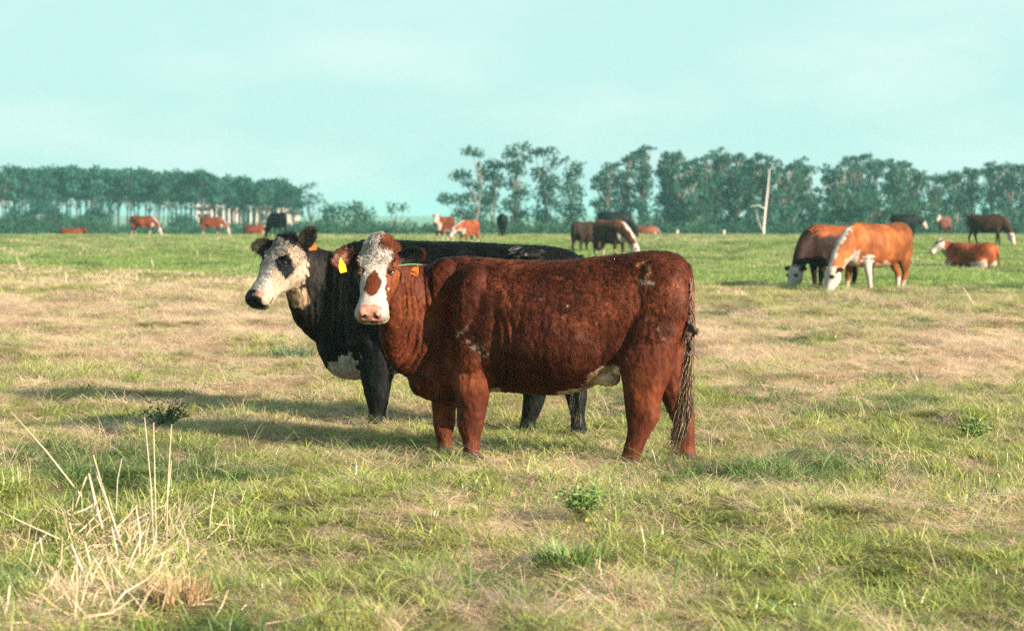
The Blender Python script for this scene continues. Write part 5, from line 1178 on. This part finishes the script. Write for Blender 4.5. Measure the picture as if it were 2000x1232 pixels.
def build_plants():
    rng = np.random.default_rng(21)
    # tall broken stalks: (foot px, foot py, top px, top py, width in metres)
    base = gp(215, 1085); root = thing('dry_stalk_clump', base, 'clump of broken straw-coloured stalks at the lower left, some standing upright', 'dry stalks')
    st = [(300, 1075, 279, 816, .0065), (306, 1085, 305, 822, .0060), (325, 1090, 336, 828, .0055), (322, 1000, 333, 900, .006), (228, 990, 232, 898, .0055), (270, 1100, 263, 990, .011), (152, 960, 13, 805, .008), (108, 1048, -10, 996, .008), (233, 1060, 185, 905, .009),
          (205, 1050, 172, 925, .016), (246, 1085, 178, 890, .010), (215, 1052, 118, 1045, .013), (298, 1083, 200, 1100, .010), (140, 1008, 172, 928, .009), (138, 1003, 184, 985, .009), (185, 1085, 142, 1060, .012), (225, 1150, 178, 1085, .012), (300, 1140, 225, 1080, .010),
          (410, 1055, 419, 955, .0055), (450, 1055, 448, 994, .0045), (457, 1055, 456, 990, .0045), (46, 1132, 66, 1062, .009), (85, 1095, 80, 1048, .008), (150, 1125, 192, 1090, .010), (172, 1140, 140, 1060, .014), (250, 1140, 226, 1100, .009), (345, 1050, 326, 1000, .006), (362, 1060, 350, 1015, .006), (370, 1105, 363, 1050, .010), (372, 1100, 392, 1075, .006), (228, 1028, 262, 990, .006), (140, 1040, 115, 972, .008),
          (235, 1110, 215, 1030, .010), (195, 1130, 160, 1060, .012), (260, 1165, 205, 1090, .009), (210, 1120, 250, 1096, .010), (310, 1160, 345, 1130, .009), (5, 1210, 22, 1140, .012)]
    B = Vector(base)
    for i, (fx, fy, tx, ty, w_) in enumerate(st):
        f = Vector(gp(fx, max(fy, 1050))) if fy < 1050 else Vector(gp(fx, fy)); D = min(f.y, 9.6) if fy < 1050 else f.y
        lo = Vector((wx(fx, D), D, wz(fy, D))); hi = Vector((wx(tx, D), D + rng.uniform(-.08, .08), wz(ty, D))); mid = (lo + hi) / 2 + Vector((rng.normal(0, .006), 0, rng.normal(0, .006)))
        lo2 = lo - (hi - lo).normalized() * .03
        b = MB(); b.tube([lo2 - B, mid - B, hi - B], [w_ * .52, w_ * .47, w_ * .30], 6); add_obj('stalk', b.mesh('stalk', True), M_STALK if i % 4 else M_STALK2, root)
    # fine tangled straws round the stalks
    r = np.random.default_rng(77); V, F = [], []
    for k in range(620):
        fx, fy = r.normal(225, 95), r.uniform(1010, 1225); 
        if fx < -40: continue
        o = gp(fx, fy) - base; L_ = r.uniform(.06, .26); a = r.uniform(0, 6.28); el_ = r.uniform(0, 1.1) ** 1.3 if r.random() < .65 else r.uniform(0, .3); d = np.array([math.cos(a) * math.cos(el_), .5 * math.sin(a) * math.cos(el_), abs(math.sin(el_))]); w2 = r.uniform(.0010, .0035); sd = np.cross(d, [0.1, 1, .1]); sd /= np.linalg.norm(sd) + 1e-6; kink = r.normal(0, .22, 3); i0 = len(V); c0 = o + np.array([0, 0, .01])
        p1 = c0 + d * L_ * .55; d2 = d + kink; p2 = p1 + d2 / np.linalg.norm(d2) * L_ * .5
        V += [c0 - sd * w2, c0 + sd * w2, p1 - sd * w2, p1 + sd * w2, p2 - sd * w2 * .4, p2 + sd * w2 * .4]; F += [(i0, i0 + 1, i0 + 3, i0 + 2), (i0 + 2, i0 + 3, i0 + 5, i0 + 4)]
    me = bpy.data.meshes.new('straw_tangle'); me.from_pydata([tuple(v) for v in V], [], F); q = add_obj('straw_tangle', me, M_STALK, root); q['kind'] = 'stuff'
    # brown tussock at their foot
    def tussock(nm, px, py, n, rad, hh, wd, mat, label, cat, lean=.6, seed=1, grp=None):
        o = gp(px, py); rt = thing(nm, o, label, cat, grp); r = np.random.default_rng(seed); V, F = [], []
        for k in range(n):
            a = r.uniform(0, 6.28); q = rad * math.sqrt(r.random()); p = np.array([q * math.cos(a), q * math.sin(a), -.01]); a2 = a + r.normal(0, .9); dr = np.array([math.cos(a2), math.sin(a2), 0]); sd = np.array([-dr[1], dr[0], 0]); L_ = hh * r.uniform(.5, 1.1); b0 = len(V); ln = lean * r.uniform(.2, 1.3)
            for m_ in range(5):
                s_ = m_ / 4; c = p + dr * L_ * (ln * s_ + .4 * ln * s_ * s_) + np.array([0, 0, L_ * (s_ - .45 * ln * s_ * s_)]); w2 = wd * .5 * (1 - s_ ** 2 * .9) * r.uniform(.9, 1.1); V += [c - sd * w2, c + sd * w2]
            for m_ in range(4): F.append((b0 + 2 * m_, b0 + 2 * m_ + 1, b0 + 2 * m_ + 3, b0 + 2 * m_ + 2))
        me = bpy.data.meshes.new('blades'); me.from_pydata([tuple(v) for v in V], [], F); b = add_obj('blades', me, mat, rt); b['kind'] = 'stuff'; return rt
    tussock('dead_tussock', 345, 1180, 420, .12, .13, .005, M_DRYTUFT, 'brown dead tussock at the foot of the broken stalks', 'tussock', .5, 31)
    tussock('dead_tussock', 150, 1165, 420, .20, .10, .005, M_STALK, 'pale flattened tussock at the lower left corner', 'tussock', 1.3, 32)
    tussock('grass_clump', 1115, 1105, 220, .16, .15, .009, M_WEED2, 'dark green clump of broad blades below the yellow-flowered weed', 'grass clump', .8, 33)
    tussock('grass_clump', 1505, 930, 240, .24, .12, .006, M_WEED2, 'green clump of grass to the right of the red-brown cow\'s hind feet', 'grass clump', .7, 35)
    tussock('grass_clump', 205, 685, 200, .34, .15, .009, M_WEED2, 'bright green clump in the dry belt at the left', 'grass clump', .7, 36)
    tussock('grass_clump', 1745, 745, 240, .34, .15, .008, M_WEED, 'dark green clump in the dry belt at the right', 'grass clump', .7, 37)
    tussock('grass_clump', 570, 700, 200, .22, .20, .008, M_WEED, 'dark clump in the dry belt just left of the black cow\'s chest', 'grass clump', .7, 38)
    # leafy weeds: branching stems with narrow leaves
    def weed(px, py, wpx, hpx, mat, label, seed, flowers=0, nst=26):
        o = gp(px, py); sc = o[1] / FPX; rt = thing('leafy_weed', o, label, 'weed'); r = np.random.default_rng(seed); sm = MB(); V, F = [], []; tips = []
        for k in range(nst):
            a = r.uniform(0, 6.28); rr = wpx * sc * .5 * r.uniform(.2, 1.0); top = np.array([math.cos(a) * rr, math.sin(a) * rr * .7, hpx * sc * r.uniform(.5, 1.0) * (1 - .35 * (rr / (wpx * sc * .5)) ** 2)]); b0 = top * np.array([.15, .15, 0])
            mid = (b0 + top) * .5 + np.array([0, 0, .02]); sm.tube([b0, mid, top], [.0025, .002, .001], 4); tips.append(top)
            for q in range(16):
                s_ = r.uniform(.05, 1.0); p = b0 * (1 - s_) ** 2 + 2 * mid * s_ * (1 - s_) + top * s_ ** 2; d = r.normal(size=3); d[2] = abs(d[2]) * .7; d /= np.linalg.norm(d); sd = np.cross(d, r.normal(size=3)); sd /= np.linalg.norm(sd); L_ = r.uniform(.022, .050); w2 = L_ * .13; i0 = len(V)
                V += [p, p + d * L_ * .5 + sd * w2, p + d * L_ + np.array([0, 0, -.004]), p + d * L_ * .5 - sd * w2]; F.append((i0, i0 + 1, i0 + 2, i0 + 3))
        add_obj('stem', sm.mesh('stem'), mat, rt); me = bpy.data.meshes.new('leaves'); me.from_pydata([tuple(v) for v in V], [], F); lf = add_obj('leaves', me, mat, rt); lf['kind'] = 'stuff'
        for (fx, fy) in flowers or []:
            c = np.array([wx(fx, o[1] - .12) - o[0], -.12, wz(fy, o[1] - .12) - o[2]]); b = MB()
            for q in range(7):
                a = q * 6.283 / 7; dv = np.array([math.cos(a), -.5, math.sin(a)]) * .0095; sv_ = np.array([-math.sin(a), 0, math.cos(a)]) * .004; b.add([c, c + dv * .6 + sv_, c + dv, c + dv * .6 - sv_], [(0, 1, 2, 3)])
            b.tube([c + np.array([0, .002, 0]), c + np.array([0, -.004, 0])], [.004, .003], 6); b.tube([c, np.array([c[0] * .8, .0, 0.0])], [.0012, .0012], 3); add_obj('flower', b.mesh('flower'), M_FLOWER, rt)
    weed(320, 838, 130, 66, M_WEED, 'dark green feathery weed standing behind the three tall stalks', 51, None, 44)
    weed(1138, 1036, 125, 78, M_WEED2, 'leafy weed with small yellow flowers below the red-brown cow', 52, [(1147, 1014), (1154, 1031), (1160, 1033), (1108, 1036), (1112, 1030), (1022, 1076)], 40)
    weed(1905, 860, 90, 50, M_WEED2, 'low green leafy weed near the right edge', 53, None, 24)
    weed(1630, 815, 22, 20, M_WEED2, 'tiny pale-leaved rosette alone in the turf at the right', 54, None, 6)
    # pale seed stalks standing in the far pasture
    for i, (a, b, c, d) in enumerate(((42, 532, 32, 500), (130, 560, 128, 530), (300, 525, 295, 505), (385, 505, 386, 488), (268, 552, 266, 536), (1640, 533, 1565, 505), (1905, 598, 1880, 560))):
        o = gp(a, b); top = Vector((wx(c, o[1]), o[1], wz(d, o[1]))); mb = MB(); mb.tube([(0, 0, 0), (top - Vector(o)) * .55, top - Vector(o)], [.014, .010, .006], 5)
        q = add_obj('seed_stalk', mb.mesh('seed_stalk', True), M_STALK, None, o); q['category'] = 'stalk'; q['label'] = ['slanting pale seed stalk at the left edge of the far green field', 'upright pale stalk where the dry belt meets the green, left', 'short pale stalk between the left edge and the black cow\'s head', 'thin pale stalk below the cow grazing before the house',
            'short pale stalk above the dry belt, left of centre', 'long bent straw leaning before the dark red cow\'s neck', 'slanting pale stalk below the lying cow'][i]
    # fence posts at the far edge
    for i, p in enumerate((1323, 1414)):
        D = 150; z = wz(462, D); mb = MB(); mb.tube([(0, 0, -.3), (0, 0, wz(449, D) - z)], [.11, .09], 6); q = add_obj('fence_post', mb.mesh('fence_post', True), M_STALK2, None, (wx(p, D), D, z)); q['category'] = 'post'; q['group'] = 'fence posts at the far edge'
        q['label'] = ['pale fence post left of the low dip in the tree row', 'pale fence post below the twin-tufted eucalyptus', 'pale fence post between the other two before the row', 'pale fence post behind the white-maned grazing cow'][i]

def build_haze():
    b = MB(); b.box(-2700, 2700, -420, 2700, -14, 15); m, nt, out = new_mat('haze_air'); v = nt.nodes.new('ShaderNodeVolumePrincipled')
    v.inputs['Color'].default_value = (.42, .95, .91, 1); v.inputs['Density'].default_value = .00038; v.inputs['Anisotropy'].default_value = 0.2
    nt.links.new(v.outputs[0], out.inputs['Volume']); o = add_obj('haze', b.mesh('haze'), m); o['kind'] = 'stuff'; o['label'] = 'pale haze over the far trees'
build_ground()
build_house()
build_trees()
build_herd()
build_red()
build_black()
build_plants()
build_grass()
build_haze()
